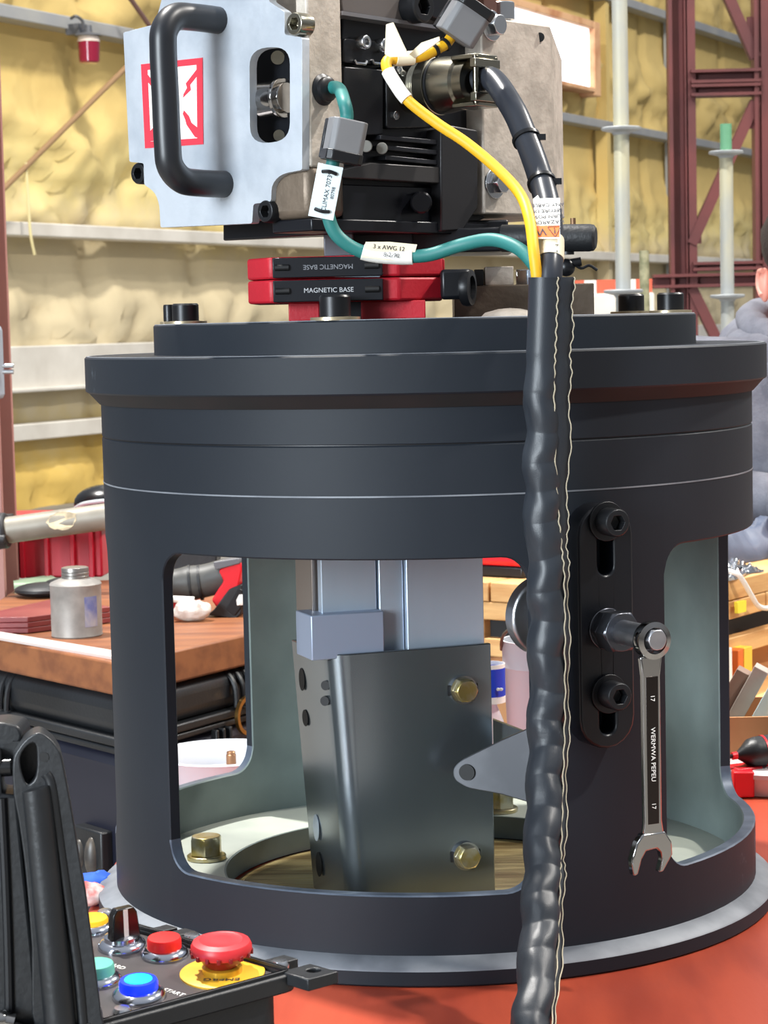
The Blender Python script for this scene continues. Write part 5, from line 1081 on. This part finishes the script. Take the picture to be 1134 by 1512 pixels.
hd = [V(X, Y+.03, .80), V(X, Y+.02, 1.08), V(X, Y+.0, 1.27), V(X, Y-.01, 1.39), V(X, Y-.01, 1.445), V(X-.19, Y, 1.405), V(X-.255, Y-.03, 1.17), V(X-.055, Y-.255, 1.165), V(X+.19, Y, 1.405), V(X+.255, Y-.03, 1.17), V(X+.055, Y-.255, 1.165)]
skinmesh('sweatshirt', hd, [(0, 1), (1, 2), (2, 3), (3, 4), (3, 5), (5, 6), (6, 7), (3, 8), (8, 9), (9, 10)], [(.185, .145), (.18, .14), (.185, .135), (.165, .12), (.085, .085), .085, .066, .047, .085, .066, .047], sweat)
skinmesh('jeans', [V(X, Y+.03, 1.0), V(X-.10, Y+.03, .84), V(X-.11, Y+.02, .48), V(X-.12, Y+.05, .1), V(X+.10, Y+.03, .84), V(X+.11, Y+.02, .48), V(X+.12, Y+.05, .1)], [(0, 1), (1, 2), (2, 3), (0, 4), (4, 5), (5, 6)], [(.168, .125), .108, .08, .066, .108, .08, .066], jeans)
for s_ in (-1, 1):
    bm = NB(); sphere(bm, (X+.12*s_, Y-.03, .045), .06, (.85, 2.1, .74), 18); obj('shoe', bm, blackm, pe)
# hood: layered folds round the neck
NZ_ = HZ-.085
for k, (rx, ry, dz, r_, tilt) in enumerate(((.118, .105, -.028, .034, .20), (.100, .092, .012, .028, .34), (.128, .110, -.062, .030, .10))):
    P = []
    for i in range(33):
        a = 2*PI*i/32; back = .5+.5*math.sin(a)
        P.append(V(X + rx*math.cos(a), Y + .0 + ry*math.sin(a), NZ_ + dz + tilt*.19*(back-.5) + .008*noise.noise(V(i*.5, k*3, 0))))
    bm = NB(); tube(bm, smooth_path(P, 3), [r_*(1+.18*noise.noise(V(i*.14, k*5.2, 2))) for i in range(32*3+1)], 18, wob=lambda a, s, k=k: .005*noise.noise(V(math.cos(a)*1.5, s*26, k*4))); obj('hood_fold', bm, sweat, pe, angle=80)
bm = NB(); sphere(bm, (X-.02, Y+.10, NZ_-.03), .105, (1.25, .62, .8), 26)
for v in bm.verts: v.co += V(0, .0, .012*noise.noise(v.co*16))
obj('hood_back', bm, sweat, pe, angle=80)
# ears, hair, face
hc = V(X, Y-.055, HZ+.035)
for s_ in (-1, 1):
    bm = NB(); sphere(bm, (X+s_*.080, Y-.045, HZ), .031, (.36, .62, 1.05), 18); tube(bm, smooth_path([V(X+s_*.088, Y-.055, HZ-.020), V(X+s_*.091, Y-.035, HZ), V(X+s_*.090, Y-.04, HZ+.024), V(X+s_*.086, Y-.06, HZ+.026)], 4), .005, 8); obj('ear', bm, skin, pe)
bm = NB(); sphere(bm, hc + V(0, .022, .048), .098, (.86, 1.05, .92), 28)
for v in bm.verts: v.co += (v.co-hc).normalized()*.006*noise.noise(v.co*60); v.co.z = max(v.co.z, HZ+.012 - (.03 if v.co.y > Y else 0))
obj('hair', bm, hair, pe, angle=80)
bm = NB(); sphere(bm, (X, Y-.158, HZ-.005), .017, (.75, 1.1, 1.3), 14); obj('nose', bm, skin, pe)
bm = NB(); tube(bm, smooth_path([V(X-.024, Y-.138, HZ-.052), V(X, Y-.146, HZ-.050), V(X+.024, Y-.138, HZ-.052)], 4), .005, 8); obj('mouth', bm, mat('lip', (186, 104, 98), .5), pe)
for s_ in (-1, 1):
    bm = NB(); sphere(bm, (X+s_*.031, Y-.137, HZ+.034), .0095, (1.3, .6, .6), 14); obj('eye', bm, white_lb, pe)
    bm = NB(); sphere(bm, (X+s_*.031, Y-.1415, HZ+.034), .0048, (1, .5, 1), 12); obj('iris', bm, hair, pe)
    bm = NB(); tube(bm, [V(X+s_*.048, Y-.138, HZ+.053), V(X+s_*.032, Y-.146, HZ+.057), V(X+s_*.016, Y-.146, HZ+.054)], .0045, 8); obj('eyebrow', bm, hair, pe)
# cuffs, hands resting on the cloth
for s_ in (-1, 1):
    w_ = V(X+.085*s_, Y-.245, 1.163); bm = NB(); dirn = V(-.62*s_, -.78, -.03).normalized(); lathe(bm, [(.040, 0), (.045, .006), (.045, .045), (.040, .05)], w_, dirn, 24, closed=True); obj('cuff', bm, sweat, pe)
    h0 = w_ + dirn*.045 + V(.012*s_, 0, 0); fw = V(-.25*s_, -.96, -.05).normalized(); sd = V(fw.y, -fw.x, 0)*s_
    P = [h0, h0 + fw*.05, h0 + fw*.085]; Ed = [(0, 1), (1, 2)]; Rr = [(.030, .020), (.038, .016), (.036, .013)]
    for k, (o_, L_) in enumerate(((-.030, .060), (-.010, .072), (.010, .068), (.029, .055))):
        b0 = len(P); P += [h0 + fw*.088 + sd*o_, h0 + fw*(.088+L_*.5) + sd*o_*1.15 + V(0, 0, .004), h0 + fw*(.088+L_*.95) + sd*o_*1.2 - V(0, 0, .010)]; Ed += [(2, b0), (b0, b0+1), (b0+1, b0+2)]; Rr += [.0095, .0088, .0075]
    b0 = len(P); P += [h0 + fw*.045 - sd*.045, h0 + fw*.085 - sd*.06 - V(0, 0, .006)]; Ed += [(1, b0), (b0, b0+1)]; Rr += [.0115, .0095]
    skinmesh('hand', P, Ed, Rr, skin)
